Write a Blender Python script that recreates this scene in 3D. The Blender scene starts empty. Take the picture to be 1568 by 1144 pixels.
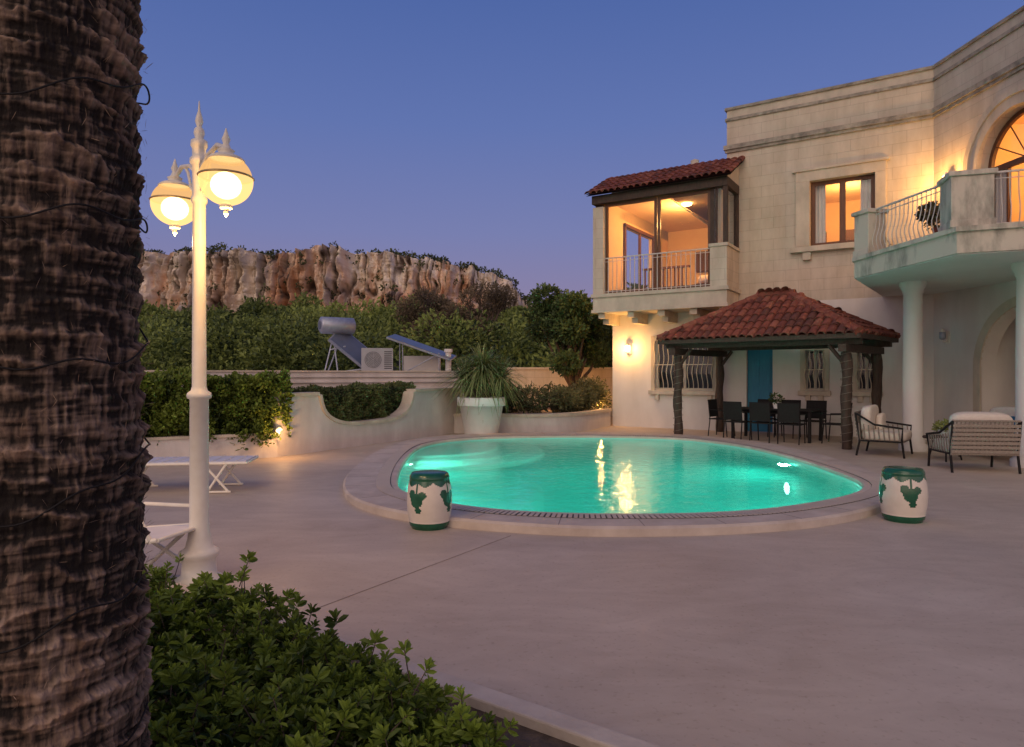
import bpy, bmesh, math, random
import numpy as np
from mathutils import Matrix, Vector
random.seed(7)
R=math.radians
scene=bpy.context.scene
scene.view_settings.view_transform='Standard'
scene.view_settings.look='None'
scene.view_settings.exposure=0

# ------------------------------------------------------------------ noise
_tabs={}
def vn(x,y,seed=0,px=256):
    if seed not in _tabs: _tabs[seed]=np.random.default_rng(seed+100).random((256,256))
    T=_tabs[seed]
    xi=np.floor(x).astype(int); yi=np.floor(y).astype(int)
    fx=x-xi; fy=y-yi
    fx=fx*fx*(3-2*fx); fy=fy*fy*(3-2*fy)
    a=T[(xi%px)%256,yi%256]; b=T[((xi+1)%px)%256,yi%256]
    c=T[(xi%px)%256,(yi+1)%256]; d=T[((xi+1)%px)%256,(yi+1)%256]
    return (a*(1-fx)+b*fx)*(1-fy)+(c*(1-fx)+d*fx)*fy
def fbm(x,y,seed=0,oct=4,px=None):
    s=0;a=.5;t=0
    for o in range(oct):
        s=s+a*vn(x*2**o,y*2**o,seed+o,(px*2**o) if px else 256); t+=a; a*=.5
    return s/t

# ------------------------------------------------------------------ materials
def nt(m):
    m.use_nodes=True
    n=m.node_tree; return n,n.nodes,n.links
def mat(name,c1,c2=None,scale=4,rough=.7,bump=.15,bscale=25,detail=6,metal=0,stretch=(1,1,1),emit=None,estr=0,shade=None,spec=.4,bdist=.02,p0=.3,p1=.7):
    m=bpy.data.materials.new(name); n,N,L=nt(m)
    b=N['Principled BSDF']
    b.inputs['Roughness'].default_value=rough; b.inputs['Metallic'].default_value=metal
    b.inputs['Specular IOR Level'].default_value=spec
    if c2 is None: c2=tuple(min(1,c*.8) for c in c1)
    tc=N.new('ShaderNodeTexCoord'); mp=N.new('ShaderNodeMapping'); mp.inputs['Scale'].default_value=stretch
    L.new(tc.outputs['Object'],mp.inputs['Vector'])
    nz=N.new('ShaderNodeTexNoise'); nz.inputs['Scale'].default_value=scale; nz.inputs['Detail'].default_value=detail; nz.inputs['Roughness'].default_value=.6
    L.new(mp.outputs[0],nz.inputs['Vector'])
    cr=N.new('ShaderNodeValToRGB'); cr.color_ramp.elements[0].position=p0; cr.color_ramp.elements[1].position=p1
    cr.color_ramp.elements[0].color=(*c1,1); cr.color_ramp.elements[1].color=(*c2,1)
    L.new(nz.outputs['Fac'],cr.inputs[0])
    out=cr.outputs[0]
    if shade:
        at=N.new('ShaderNodeAttribute'); at.attribute_name='shade'
        mx=N.new('ShaderNodeMix'); mx.data_type='RGBA'; mx.inputs[6].default_value=(*shade,1)
        L.new(at.outputs['Fac'],mx.inputs[0]); L.new(out,mx.inputs[7]); out=mx.outputs[2]
    L.new(out,b.inputs['Base Color'])
    if bump>0:
        n2=N.new('ShaderNodeTexNoise'); n2.inputs['Scale'].default_value=bscale; n2.inputs['Detail'].default_value=6
        L.new(mp.outputs[0],n2.inputs['Vector'])
        bp=N.new('ShaderNodeBump'); bp.inputs['Strength'].default_value=bump; bp.inputs['Distance'].default_value=bdist
        L.new(n2.outputs['Fac'],bp.inputs['Height']); L.new(bp.outputs[0],b.inputs['Normal'])
    if emit:
        b.inputs['Emission Color'].default_value=(*emit,1); b.inputs['Emission Strength'].default_value=estr
    return m
def stone_mat(name,c1,c2,cm,bw=.62,bh=.29,stain=.45):
    m=bpy.data.materials.new(name); n,N,L=nt(m); b=N['Principled BSDF']; b.inputs['Roughness'].default_value=.85
    tc=N.new('ShaderNodeTexCoord'); sp=N.new('ShaderNodeSeparateXYZ'); cb=N.new('ShaderNodeCombineXYZ')
    L.new(tc.outputs['Object'],sp.inputs[0])
    ad=N.new('ShaderNodeMath'); L.new(sp.outputs[0],ad.inputs[0]); L.new(sp.outputs[1],ad.inputs[1])
    L.new(ad.outputs[0],cb.inputs[0]); L.new(sp.outputs[2],cb.inputs[1])
    br=N.new('ShaderNodeTexBrick'); br.inputs['Scale'].default_value=1; br.inputs['Brick Width'].default_value=bw; br.inputs['Row Height'].default_value=bh
    br.inputs['Mortar Size'].default_value=.006; br.inputs['Mortar Smooth'].default_value=.3; br.inputs['Bias'].default_value=0
    br.inputs['Color1'].default_value=(*c1,1); br.inputs['Color2'].default_value=(*c2,1); br.inputs['Mortar'].default_value=(*cm,1)
    L.new(cb.outputs[0],br.inputs['Vector'])
    mp=N.new('ShaderNodeMapping'); mp.inputs['Scale'].default_value=(1.6,1.6,.5); L.new(tc.outputs['Object'],mp.inputs[0])
    nz=N.new('ShaderNodeTexNoise'); nz.inputs['Scale'].default_value=1.6; nz.inputs['Detail'].default_value=8; nz.inputs['Roughness'].default_value=.65
    L.new(mp.outputs[0],nz.inputs[0])
    cr=N.new('ShaderNodeValToRGB'); cr.color_ramp.elements[0].position=.32; cr.color_ramp.elements[1].position=.62
    s=1-stain; cr.color_ramp.elements[0].color=(s,s*.97,s*.92,1); cr.color_ramp.elements[1].color=(1,1,1,1)
    L.new(nz.outputs['Fac'],cr.inputs[0])
    mx=N.new('ShaderNodeMix'); mx.data_type='RGBA'; mx.blend_type='MULTIPLY'; mx.inputs[0].default_value=1
    L.new(br.outputs['Color'],mx.inputs[6]); L.new(cr.outputs[0],mx.inputs[7]); L.new(mx.outputs[2],b.inputs['Base Color'])
    bp=N.new('ShaderNodeBump'); bp.inputs['Strength'].default_value=.35; bp.inputs['Distance'].default_value=.01; bp.invert=True
    L.new(br.outputs['Fac'],bp.inputs['Height']); L.new(bp.outputs[0],b.inputs['Normal'])
    return m
def glass_mat(name,tint=(.93,.96,1),rough=.02):
    m=bpy.data.materials.new(name); n,N,L=nt(m); N.remove(N['Principled BSDF']); o=N['Material Output']
    t=N.new('ShaderNodeBsdfTransparent'); t.inputs[0].default_value=(*tint,1)
    g=N.new('ShaderNodeBsdfGlossy'); g.inputs['Roughness'].default_value=rough
    f=N.new('ShaderNodeLayerWeight'); f.inputs[0].default_value=.5
    p=N.new('ShaderNodeMath'); p.operation='POWER'; p.inputs[1].default_value=4; L.new(f.outputs['Facing'],p.inputs[0])
    q=N.new('ShaderNodeMath'); q.operation='MULTIPLY_ADD'; q.inputs[1].default_value=.8; q.inputs[2].default_value=.03; L.new(p.outputs[0],q.inputs[0])
    mx=N.new('ShaderNodeMixShader'); L.new(q.outputs[0],mx.inputs[0]); L.new(t.outputs[0],mx.inputs[1]); L.new(g.outputs[0],mx.inputs[2]); L.new(mx.outputs[0],o.inputs[0])
    return m
def frosted_lit(name,c,s,thru):
    # lit milky glass shell: partly see-through, glowing from the bulb inside
    m=bpy.data.materials.new(name); n,N,L=nt(m); N.remove(N['Principled BSDF']); o=N['Material Output']
    t=N.new('ShaderNodeBsdfTransparent'); t.inputs[0].default_value=(1,.93,.8,1)
    e=N.new('ShaderNodeEmission'); e.inputs[0].default_value=(*c,1); e.inputs[1].default_value=s
    mx=N.new('ShaderNodeMixShader'); mx.inputs[0].default_value=thru; L.new(e.outputs[0],mx.inputs[1]); L.new(t.outputs[0],mx.inputs[2]); L.new(mx.outputs[0],o.inputs[0])
    return m
def leaf_mat(name,dark,light,rough=.5,ns=.6,tr=.25):
    m=bpy.data.materials.new(name); n,N,L=nt(m); b=N['Principled BSDF']; b.inputs['Roughness'].default_value=rough
    b.inputs['Specular IOR Level'].default_value=.3
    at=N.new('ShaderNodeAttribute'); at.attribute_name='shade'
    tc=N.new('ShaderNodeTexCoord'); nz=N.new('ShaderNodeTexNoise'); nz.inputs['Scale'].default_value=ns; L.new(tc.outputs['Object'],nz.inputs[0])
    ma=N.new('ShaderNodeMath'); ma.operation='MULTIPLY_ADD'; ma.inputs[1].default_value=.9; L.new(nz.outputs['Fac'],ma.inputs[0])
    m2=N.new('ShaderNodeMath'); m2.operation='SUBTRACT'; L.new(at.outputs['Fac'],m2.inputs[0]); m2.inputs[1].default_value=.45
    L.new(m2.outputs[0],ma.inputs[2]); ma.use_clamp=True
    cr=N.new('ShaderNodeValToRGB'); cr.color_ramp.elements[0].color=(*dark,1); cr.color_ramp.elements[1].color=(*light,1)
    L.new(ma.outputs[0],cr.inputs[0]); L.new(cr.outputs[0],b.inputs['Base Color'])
    t=N.new('ShaderNodeBsdfTranslucent'); L.new(cr.outputs[0],t.inputs[0])
    mx=N.new('ShaderNodeMixShader'); mx.inputs[0].default_value=tr; L.new(b.outputs[0],mx.inputs[1]); L.new(t.outputs[0],mx.inputs[2]); L.new(mx.outputs[0],N['Material Output'].inputs[0])
    return m
def emat(name,c,s):
    m=bpy.data.materials.new(name); n,N,L=nt(m); b=N['Principled BSDF']; b.inputs['Base Color'].default_value=(.8,.75,.65,1)
    b.inputs['Emission Color'].default_value=(*c,1); b.inputs['Emission Strength'].default_value=s; return m

M_stone=stone_mat('limestone_blocks',(.60,.525,.42),(.565,.495,.395),(.44,.38,.30),stain=.22)
M_trim=mat('limestone_trim',(.42,.37,.29),(.62,.54,.43),scale=3,rough=.85,bump=.3,stretch=(1,1,.5))
M_weather=mat('weathered_coping',(.15,.14,.12),(.42,.38,.31),scale=5,rough=.9,bump=.4)
M_weatherb=mat('balcony_edge_stone',(.24,.23,.19),(.56,.51,.42),scale=3.2,rough=.9,bump=.3,stretch=(1,1,.35),p0=.32,p1=.52)
M_plaster=mat('white_plaster',(.58,.55,.51),(.72,.69,.65),scale=1.2,rough=.9,bump=.1,bscale=60,stretch=(1,1,.4))
M_wallw=mat('garden_wall_plaster',(.46,.42,.39),(.68,.64,.60),scale=1.6,rough=.9,bump=.2,bscale=50,stretch=(1,1,.4))
M_wood=mat('brown_wood',(.09,.038,.018),(.14,.062,.03),scale=6,rough=.45,bump=.1,stretch=(4,4,.6))
M_darkwood=mat('dark_timber',(.035,.024,.018),(.08,.05,.035),scale=8,rough=.7,bump=.4,stretch=(3,3,.8))
M_t=[mat('terracotta_%d'%i,c,tuple(x*.5 for x in c),scale=9,rough=.85,bump=.3,bscale=40) for i,c in enumerate([(.28,.085,.055),(.22,.065,.045),(.34,.12,.075),(.16,.06,.045)])]
M_rail=mat('railing_paint',(.62,.60,.56),(.5,.48,.44),scale=20,rough=.5,bump=0)
M_glass=glass_mat('window_glass')
M_warm=mat('interior_paint',(.74,.55,.33),(.80,.61,.38),scale=2,rough=.9,bump=0)
M_cream=mat('white_metal_paint',(.74,.69,.58),(.80,.76,.66),scale=12,rough=.4,bump=.08)
M_black=mat('black_metal',(.014,.013,.013),(.022,.02,.02),scale=20,rough=.6,bump=0,spec=.15)
M_dark=mat('dark_void',(.02,.02,.025),(.03,.03,.035),rough=.6,bump=0)
M_blue=mat('blue_door_paint',(.015,.15,.27),(.02,.19,.32),scale=5,rough=.5,bump=.1,stretch=(6,6,.6))
M_curtain=mat('curtain_fabric',(.75,.68,.55),(.6,.52,.4),scale=14,rough=.9,bump=.2,stretch=(4,4,.1))
M_cush=mat('cream_cushion',(.60,.53,.45),(.67,.60,.52),scale=15,rough=.95,bump=.15,bscale=120)
M_rope=mat('woven_rope',(.20,.165,.135),(.34,.29,.24),scale=50,rough=.9,bump=.4,bscale=90)
M_metal=mat('galvanised_metal',(.30,.32,.38),(.42,.44,.5),scale=8,rough=.45,metal=.5,bump=0)
M_panel=mat('solar_panel_glass',(.10,.12,.17),(.13,.15,.21),rough=.3,bump=0)
M_soil=mat('soil',(.06,.045,.032),(.13,.095,.07),scale=12,rough=1,bump=.8,bscale=20,bdist=.05)
M_pot=mat('white_pot',(.66,.66,.64),(.72,.72,.70),scale=5,rough=.5,bump=.05)
M_bark=mat('bark',(.06,.045,.035),(.15,.11,.085),scale=9,rough=.95,bump=.7,stretch=(3,3,.7))
M_lampE=frosted_lit('lit_globe_glass',(1,.56,.19),1.9,.42)
M_gtop=frosted_lit('lit_globe_upper',(1,.55,.2),1.0,.3)
M_core=emat('lit_globe_bulb',(1,.80,.45),7)
M_bulb=emat('lit_bulb',(1,.62,.26),14)
M_bulb2=emat('lit_wall_lamp',(1,.60,.24),14)

# ------------------------------------------------------------------ mesh builder
class MB:
    def __init__(s): s.v=[];s.f=[];s.m=[];s.s=[]
    def add(s,vs,fs,mi=0,sm=False):
        o=len(s.v); s.v+=[tuple(v) for v in vs]; s.f+=[tuple(i+o for i in f) for f in fs]; s.m+=[mi]*len(fs); s.s+=[sm]*len(fs)
    def box(s,x0,x1,y0,y1,z0,z1,mi=0):
        s.add([(x0,y0,z0),(x1,y0,z0),(x1,y1,z0),(x0,y1,z0),(x0,y0,z1),(x1,y0,z1),(x1,y1,z1),(x0,y1,z1)],
              [(0,3,2,1),(4,5,6,7),(0,1,5,4),(1,2,6,5),(2,3,7,6),(3,0,4,7)],mi)
    def obox(s,c,ax,ay,az,mi=0):
        c=Vector(c);ax=Vector(ax);ay=Vector(ay);az=Vector(az)
        vs=[c+i*ax+j*ay+k*az for k in(-1,1) for i,j in((-1,-1),(1,-1),(1,1),(-1,1))]
        s.add(vs,[(0,3,2,1),(4,5,6,7),(0,1,5,4),(1,2,6,5),(2,3,7,6),(3,0,4,7)],mi)
    def tube(s,pts,r,n=8,mi=0,sm=True):
        pts=[Vector(p) for p in pts]; k=len(pts)
        rs=[float(q) for q in r] if isinstance(r,(list,tuple)) else [float(r)]*k
        vs=[];fs=[]
        for i,p in enumerate(pts):
            t=(pts[min(i+1,k-1)]-pts[max(i-1,0)]).normalized()
            if i==0: ref=Vector((0,0,1)) if abs(t.z)<.9 else Vector((1,0,0))
            a=t.cross(ref).normalized(); b=t.cross(a).normalized()
            for j in range(n):
                an=2*math.pi*j/n; vs.append(p+rs[i]*(math.cos(an)*a+math.sin(an)*b))
        for i in range(k-1):
            for j in range(n):
                fs.append((i*n+j,i*n+(j+1)%n,(i+1)*n+(j+1)%n,(i+1)*n+j))
        s.add(vs,fs,mi,sm); s.add(vs[:n],[tuple(range(n))],mi); s.add(vs[-n:],[tuple(range(n))],mi)
    def lathe(s,prof,c=(0,0,0),n=24,mi=0,sm=True,fn=None):
        vs=[];fs=[]
        for r,z in prof:
            for j in range(n):
                a=2*math.pi*j/n; vs.append((c[0]+r*math.cos(a),c[1]+r*math.sin(a),c[2]+z))
        for i in range(len(prof)-1):
            for j in range(n):
                f=(i*n+j,i*n+(j+1)%n,(i+1)*n+(j+1)%n,(i+1)*n+j)
                fs.append(f)
        s.add(vs,fs,mi,sm)
        if fn:
            base=len(s.m)-len(fs); k=0
            for i in range(len(prof)-1):
                for j in range(n):
                    s.m[base+k]=fn(2*math.pi*(j+.5)/n,(prof[i][1]+prof[i+1][1])/2); k+=1
    def prism(s,poly,z0,z1,mi=0,mtop=None):
        n=len(poly); vs=[(x,y,z0) for x,y in poly]+[(x,y,z1) for x,y in poly]
        s.add(vs,[(i,(i+1)%n,n+(i+1)%n,n+i) for i in range(n)],mi)
        s.add(vs[n:],[tuple(range(n))],mi if mtop is None else mtop); s.add(vs[:n],[tuple(range(n))[::-1]],mi)
    def cushion(s,c,h,ax=(1,0,0),ay=(0,1,0),az=(0,0,1),mi=0,e=.35):
        c=Vector(c);ax=Vector(ax);ay=Vector(ay);az=Vector(az); nu,nv=20,12; vs=[];fs=[]
        sp=lambda v:math.copysign(abs(v)**e,v)
        for i in range(nv+1):
            ph=-math.pi/2+math.pi*i/nv
            for j in range(nu):
                th=2*math.pi*j/nu
                vs.append(c+ax*h[0]*sp(math.cos(ph))*sp(math.cos(th))+ay*h[1]*sp(math.cos(ph))*sp(math.sin(th))+az*h[2]*sp(math.sin(ph)))
        for i in range(nv):
            for j in range(nu): fs.append((i*nu+j,i*nu+(j+1)%nu,(i+1)*nu+(j+1)%nu,(i+1)*nu+j))
        s.add(vs,fs,mi,True)
    def obj(s,name,mats,parent=None,M=Matrix(),recalc=True,bevel=0):
        me=bpy.data.meshes.new(name); me.from_pydata(s.v,[],s.f)
        for m in (mats if isinstance(mats,list) else [mats]): me.materials.append(m)
        me.polygons.foreach_set('material_index',s.m); me.polygons.foreach_set('use_smooth',s.s)
        if recalc:
            b=bmesh.new(); b.from_mesh(me); bmesh.ops.recalc_face_normals(b,faces=b.faces); b.to_mesh(me); b.free()
        me.update()
        o=bpy.data.objects.new(name,me); scene.collection.objects.link(o)
        place(o,parent,M)
        if bevel:
            bm=o.modifiers.new('bevel','BEVEL'); bm.width=bevel; bm.segments=2; bm.limit_method='ANGLE'
        return o
def place(o,parent,M=Matrix()):
    if parent is not None:
        o.parent=parent; o.matrix_parent_inverse=parent.matrix_basis.inverted()
    o.matrix_basis=M
def empty(name,loc):
    e=bpy.data.objects.new(name,None); e.empty_display_size=.3; e.matrix_basis=Matrix.Translation(loc); scene.collection.objects.link(e); return e
def frame(x,y,ang,z=0): return Matrix.Translation((x,y,z))@Matrix.Rotation(ang,4,'Z')
def light(name,kind,loc,power,col,parent=None,size=.1,rot=None,**k):
    l=bpy.data.lights.new(name,kind); l.energy=power; l.color=col
    if kind=='POINT' or kind=='SPOT': l.shadow_soft_size=size
    if kind=='AREA': l.size=size
    for a,b in k.items(): setattr(l,a,b)
    o=bpy.data.objects.new(name,l); scene.collection.objects.link(o)
    M=Matrix.Translation(loc)
    if rot is not None: M=M@rot
    place(o,parent,M); return o
def np_mesh(name,V,F,mats,shade=None,parent=None,smooth=False,M=Matrix()):
    me=bpy.data.meshes.new(name); V=np.ascontiguousarray(V,dtype=np.float32); F=np.ascontiguousarray(F,dtype=np.int32)
    me.vertices.add(len(V)); me.vertices.foreach_set('co',V.ravel())
    me.loops.add(F.size); me.loops.foreach_set('vertex_index',F.ravel())
    me.polygons.add(len(F)); me.polygons.foreach_set('loop_start',np.arange(0,F.size,F.shape[1],dtype=np.int32))
    me.update(calc_edges=True)
    me.polygons.foreach_set('use_smooth',np.full(len(F),smooth))
    if shade is not None:
        a=me.attributes.new('shade','FLOAT','POINT'); a.data.foreach_set('value',np.ascontiguousarray(shade,dtype=np.float32))
    me.materials.append(mats); o=bpy.data.objects.new(name,me); scene.collection.objects.link(o); place(o,parent,M); return o
def grid_faces(nu,nv,wrap=False):
    i=np.arange(nv-1)[:,None]*nu; j=np.arange(nu if wrap else nu-1)[None,:]; j2=(j+1)%nu
    return np.stack([i+j,i+j2,i+nu+j2,i+nu+j],-1).reshape(-1,4)
def unit(a): return a/np.maximum(np.linalg.norm(a,axis=1,keepdims=True),1e-6)
def leaves(name,P,D,L,wr,m,shade,parent=None,seed=0,fold=.25,M=Matrix(),curl=.0):
    r=np.random.default_rng(seed); n=len(P); D=unit(D); Rn=r.normal(size=(n,3)); Rn[:,2]*=.4
    S=unit(np.cross(D,Rn)); Nn=np.cross(S,D); Nn*=np.sign(Nn[:,2:3]+1e-6)
    L=L[:,None]; W=L*wr
    V=np.stack([P,P+D*L*.35-S*W*.42+Nn*W*fold,P+D*L*.72-S*W*.45+Nn*W*fold,P+D*L-Nn*L*curl,P+D*L*.72+S*W*.45+Nn*W*fold,P+D*L*.35+S*W*.42+Nn*W*fold],1).reshape(-1,3)
    b=np.arange(n)[:,None]*6
    F=np.concatenate([b+np.array([[0,1,2,3]]),b+np.array([[0,3,4,5]])],0)
    return np_mesh(name,V,F,m,np.repeat(shade,6),parent,M=M)
def rdir(r,n): return unit(r.normal(size=(n,3)))
def blob_points(r,blobs,per,inner=.55,flat=.8):
    P=[];D=[];S=[]
    for bb in blobs:
        c,rad=bb[0],bb[1]; off=bb[2] if len(bb)>2 else (r.random()-.5)*.35
        k=int(per*rad*rad) if per>0 else -int(per)
        d=rdir(r,k); rr=rad*(inner+(1-inner)*r.random((k,1))**.6)
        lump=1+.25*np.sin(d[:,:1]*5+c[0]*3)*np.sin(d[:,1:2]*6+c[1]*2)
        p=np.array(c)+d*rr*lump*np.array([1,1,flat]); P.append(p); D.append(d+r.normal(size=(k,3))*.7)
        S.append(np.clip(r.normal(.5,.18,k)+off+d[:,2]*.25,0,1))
    return np.concatenate(P),np.concatenate(D),np.concatenate(S)
def tree(name,base,blobs,per,lsize,lm,trunk_r=.15,seed=0,wr=.5,bark=None,flat=.8,inner=.5):
    e=empty(name,base); r=np.random.default_rng(seed); mb=MB(); bx,by,bz=base
    cz=min(c[2] for c,_ in blobs)
    fork=Vector((bx+.1,by,bz+(cz-bz)*.45)); 
    mb.tube([base,(bx+.03,by,bz+(fork.z-bz)*.5),fork],[trunk_r*1.25,trunk_r,trunk_r*.85],10)
    for c,rad in blobs:
        c=Vector(c); m1=fork.lerp(c,.5)+Vector((r.normal()*.1,r.normal()*.1,.1))
        mb.tube([fork,m1,c],[trunk_r*.6,trunk_r*.35,trunk_r*.12],7)
        for k in range(5):
            q=c+Vector(rdir(r,1)[0])*rad*.8; mb.tube([m1.lerp(c,.6),q],[trunk_r*.15,trunk_r*.04],5)
    mb.obj('trunk',bark or M_bark,e)
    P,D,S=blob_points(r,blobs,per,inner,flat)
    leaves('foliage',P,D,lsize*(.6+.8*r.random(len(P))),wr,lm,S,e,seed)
    return e

# ------------------------------------------------------------------ world
w=bpy.data.worlds.new('World'); scene.world=w; w.use_nodes=True
n=w.node_tree; N=n.nodes; L=n.links; bg=N['Background']; wo=N['World Output']
tc=N.new('ShaderNodeTexCoord'); sp=N.new('ShaderNodeSeparateXYZ'); L.new(tc.outputs['Generated'],sp.inputs[0])
cr=N.new('ShaderNodeValToRGB'); els=cr.color_ramp.elements
els[0].position=0; els[0].color=(.27,.205,.31,1)
els[1].position=1; els[1].color=(.06,.09,.24,1)
for p,c in ((.10,(.24,.205,.36)),(.2,(.175,.20,.42)),(.34,(.112,.168,.42)),(.5,(.068,.125,.365))):
    e=els.new(p); e.color=(*c,1)
L.new(sp.outputs[2],cr.inputs[0])
def mth(op,a,b=None,clamp=False):
    m=N.new('ShaderNodeMath'); m.operation=op; m.use_clamp=clamp
    for i,x in enumerate((a,b)):
        if x is None: continue
        if isinstance(x,(int,float)): m.inputs[i].default_value=x
        else: L.new(x,m.inputs[i])
    return m.outputs[0]
# afterglow of the set sun behind the camera (-Y)
by_=mth('MULTIPLY',sp.outputs[1],-1.0,True); by_=mth('POWER',by_,1.1)
oz=mth('SUBTRACT',1.0,sp.outputs[2],True); oz=mth('POWER',oz,1.2)
gl=mth('MULTIPLY',by_,oz)
gc=N.new('ShaderNodeMix'); gc.data_type='RGBA'; gc.blend_type='ADD'; gc.inputs[0].default_value=1
sc=N.new('ShaderNodeVectorMath'); sc.operation='SCALE'; sc.inputs[0].default_value=(1.32,.86,.50); L.new(gl,sc.inputs['Scale'])
L.new(cr.outputs[0],gc.inputs[6]); L.new(sc.outputs[0],gc.inputs[7])
sky=N.new('ShaderNodeTexSky'); sky.sky_type='NISHITA'; sky.sun_disc=False; sky.sun_elevation=R(1); sky.sun_rotation=R(200)
L.new(gc.outputs[2],bg.inputs[0]); bg.inputs[1].default_value=1.0
bg2=N.new('ShaderNodeBackground'); L.new(sky.outputs[0],bg2.inputs[0]); bg2.inputs[1].default_value=.01
ads=N.new('ShaderNodeAddShader'); L.new(bg.outputs[0],ads.inputs[0]); L.new(bg2.outputs[0],ads.inputs[1]); L.new(ads.outputs[0],wo.inputs[0])
sl=bpy.data.lights.new('sun','SUN'); sl.energy=.95; sl.angle=R(50); sl.color=(1,.77,.54)
so=bpy.data.objects.new('sun',sl); scene.collection.objects.link(so)
so.rotation_euler=(R(54),0,R(-26))

# ------------------------------------------------------------------ camera
cam=bpy.data.cameras.new('camera'); cam.lens=24; cam.sensor_width=36; cam.clip_end=3000; cam.clip_start=.05
co=bpy.data.objects.new('camera',cam); scene.collection.objects.link(co); co.location=(0,0,1.6); co.rotation_euler=(R(90),0,0); scene.camera=co

# ------------------------------------------------------------------ pool + ground
def smooth_closed(pts,n):
    pts=np.array(pts,float); k=len(pts); out=[]
    per=8
    for i in range(k):
        p0,p1,p2,p3=pts[i-1],pts[i],pts[(i+1)%k],pts[(i+2)%k]
        for t in np.arange(per)/per:
            out.append(.5*((2*p1)+(-p0+p2)*t+(2*p0-5*p1+4*p2-p3)*t*t+(-p0+3*p1-3*p2+p3)*t**3))
    out=np.array(out)
    for _ in range(6): out=(np.roll(out,1,0)+out*2+np.roll(out,-1,0))/4
    c=np.array([1.5,11.5]); a=np.arctan2(out[:,1]-c[1],out[:,0]-c[0]); r=np.hypot(out[:,0]-c[0],out[:,1]-c[1])
    o=np.argsort(a); A=np.concatenate([a[o]-2*np.pi,a[o],a[o]+2*np.pi]); Rr=np.tile(r[o],3)
    t=np.linspace(-np.pi,np.pi,n,endpoint=False); rr=np.interp(t,A,Rr)
    return np.stack([c[0]+rr*np.cos(t),c[1]+rr*np.sin(t)],1)
inner=[(-1.59,9.46),(-1.3,8.6),(-.71,7.93),(.11,7.48),(1.17,7.33),(2.25,7.43),(3.08,7.74),(4.02,8.35),(4.65,9.04),(4.93,9.9),(5.05,11.8),(4.9,13.9),(4.45,15.2),(3.6,16.1),(1.7,16.5),(-.3,16.25),(-1.4,15.5),(-1.9,14.2),(-1.85,11.7)]
outer=[(-2.4,9.7),(-1.9,8.2),(-1.0,7.28),(.1,6.83),(1.06,6.68),(2.41,6.83),(3.6,7.33),(4.75,8.4),(5.5,10.1),(5.75,12.5),(5.5,14.9),(4.6,16.5),(3.2,17.3),(1.5,17.5),(-.5,17.2),(-2.1,16.1),(-2.6,14.0),(-2.6,11.8)]
NN=360
I=smooth_closed(inner,NN); O_=smooth_closed(outer,NN)
PC=np.array([1.5,11.5])
def ringmesh(mb,rings,mi=0,sm=False):
    k=len(rings); vs=[]
    for ring in rings: vs+=[tuple(p) for p in ring]
    fs=[(i*NN+j,i*NN+(j+1)%NN,(i+1)*NN+(j+1)%NN,(i+1)*NN+j) for i in range(k-1) for j in range(NN)]
    mb.add(vs,fs,mi,sm)
def r3(a,z): return np.column_stack([a,np.full(len(a),z)])
t=np.linspace(-np.pi,np.pi,NN,endpoint=False)
def circ(r): return np.stack([PC[0]+r*np.cos(t),PC[1]+r*np.sin(t)],1)
M_deck=mat('deck_stone_paving',(.44,.36,.285),(.57,.48,.39),scale=.5,rough=.6,bump=.2,bscale=9,stretch=(1,1.3,1),detail=8,bdist=.01)
n_,N_,L_=nt(M_deck); 
b=N_['Principled BSDF']; base_link=b.inputs['Base Color'].links[0].from_socket
tcd=N_.new('ShaderNodeTexCoord'); mpd=N_.new('ShaderNodeMapping'); mpd.inputs['Scale'].default_value=(1.0,1.9,1); mpd.inputs['Rotation'].default_value=(0,0,R(14)); L_.new(tcd.outputs['Object'],mpd.inputs[0])
nd=N_.new('ShaderNodeTexNoise'); nd.inputs['Scale'].default_value=1.1; nd.inputs['Detail'].default_value=5; nd.inputs['Roughness'].default_value=.6; nd.inputs['Distortion'].default_value=2.2; L_.new(mpd.outputs[0],nd.inputs[0])
cd=N_.new('ShaderNodeValToRGB'); cd.color_ramp.elements[0].position=.35; cd.color_ramp.elements[1].position=.65; cd.color_ramp.elements[0].color=(.91,.895,.88,1); cd.color_ramp.elements[1].color=(1.03,1.03,1.02,1); L_.new(nd.outputs['Fac'],cd.inputs[0])
md=N_.new('ShaderNodeMix'); md.data_type='RGBA'; md.blend_type='MULTIPLY'; md.inputs[0].default_value=1; L_.new(base_link,md.inputs[6]); L_.new(cd.outputs[0],md.inputs[7])
ns_=N_.new('ShaderNodeTexNoise'); ns_.inputs['Scale'].default_value=30; ns_.inputs['Detail'].default_value=5; L_.new(tcd.outputs['Object'],ns_.inputs[0])
cs_=N_.new('ShaderNodeValToRGB'); cs_.color_ramp.elements[0].position=.26; cs_.color_ramp.elements[1].position=.42; cs_.color_ramp.elements[0].color=(.80,.78,.76,1); cs_.color_ramp.elements[1].color=(1,1,1,1); L_.new(ns_.outputs['Fac'],cs_.inputs[0])
me_=N_.new('ShaderNodeMix'); me_.data_type='RGBA'; me_.blend_type='MULTIPLY'; me_.inputs[0].default_value=1; L_.new(md.outputs[2],me_.inputs[6]); L_.new(cs_.outputs[0],me_.inputs[7]); L_.new(me_.outputs[2],b.inputs['Base Color'])
M_earth=mat('dry_earth',(.10,.085,.05),(.17,.14,.09),scale=.3,rough=1,bump=.3)
mid=I*.5+O_*.5
mb=MB(); ringmesh(mb,[r3(mid,0),r3(O_*1.0+(O_-PC)*.02,0),r3(circ(11),0),r3(circ(17),0)],0); ringmesh(mb,[r3(circ(17),0),r3(circ(60),0),r3(circ(1800),0)],1)
g=mb.obj('ground',[M_deck,M_earth],recalc=True)
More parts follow.
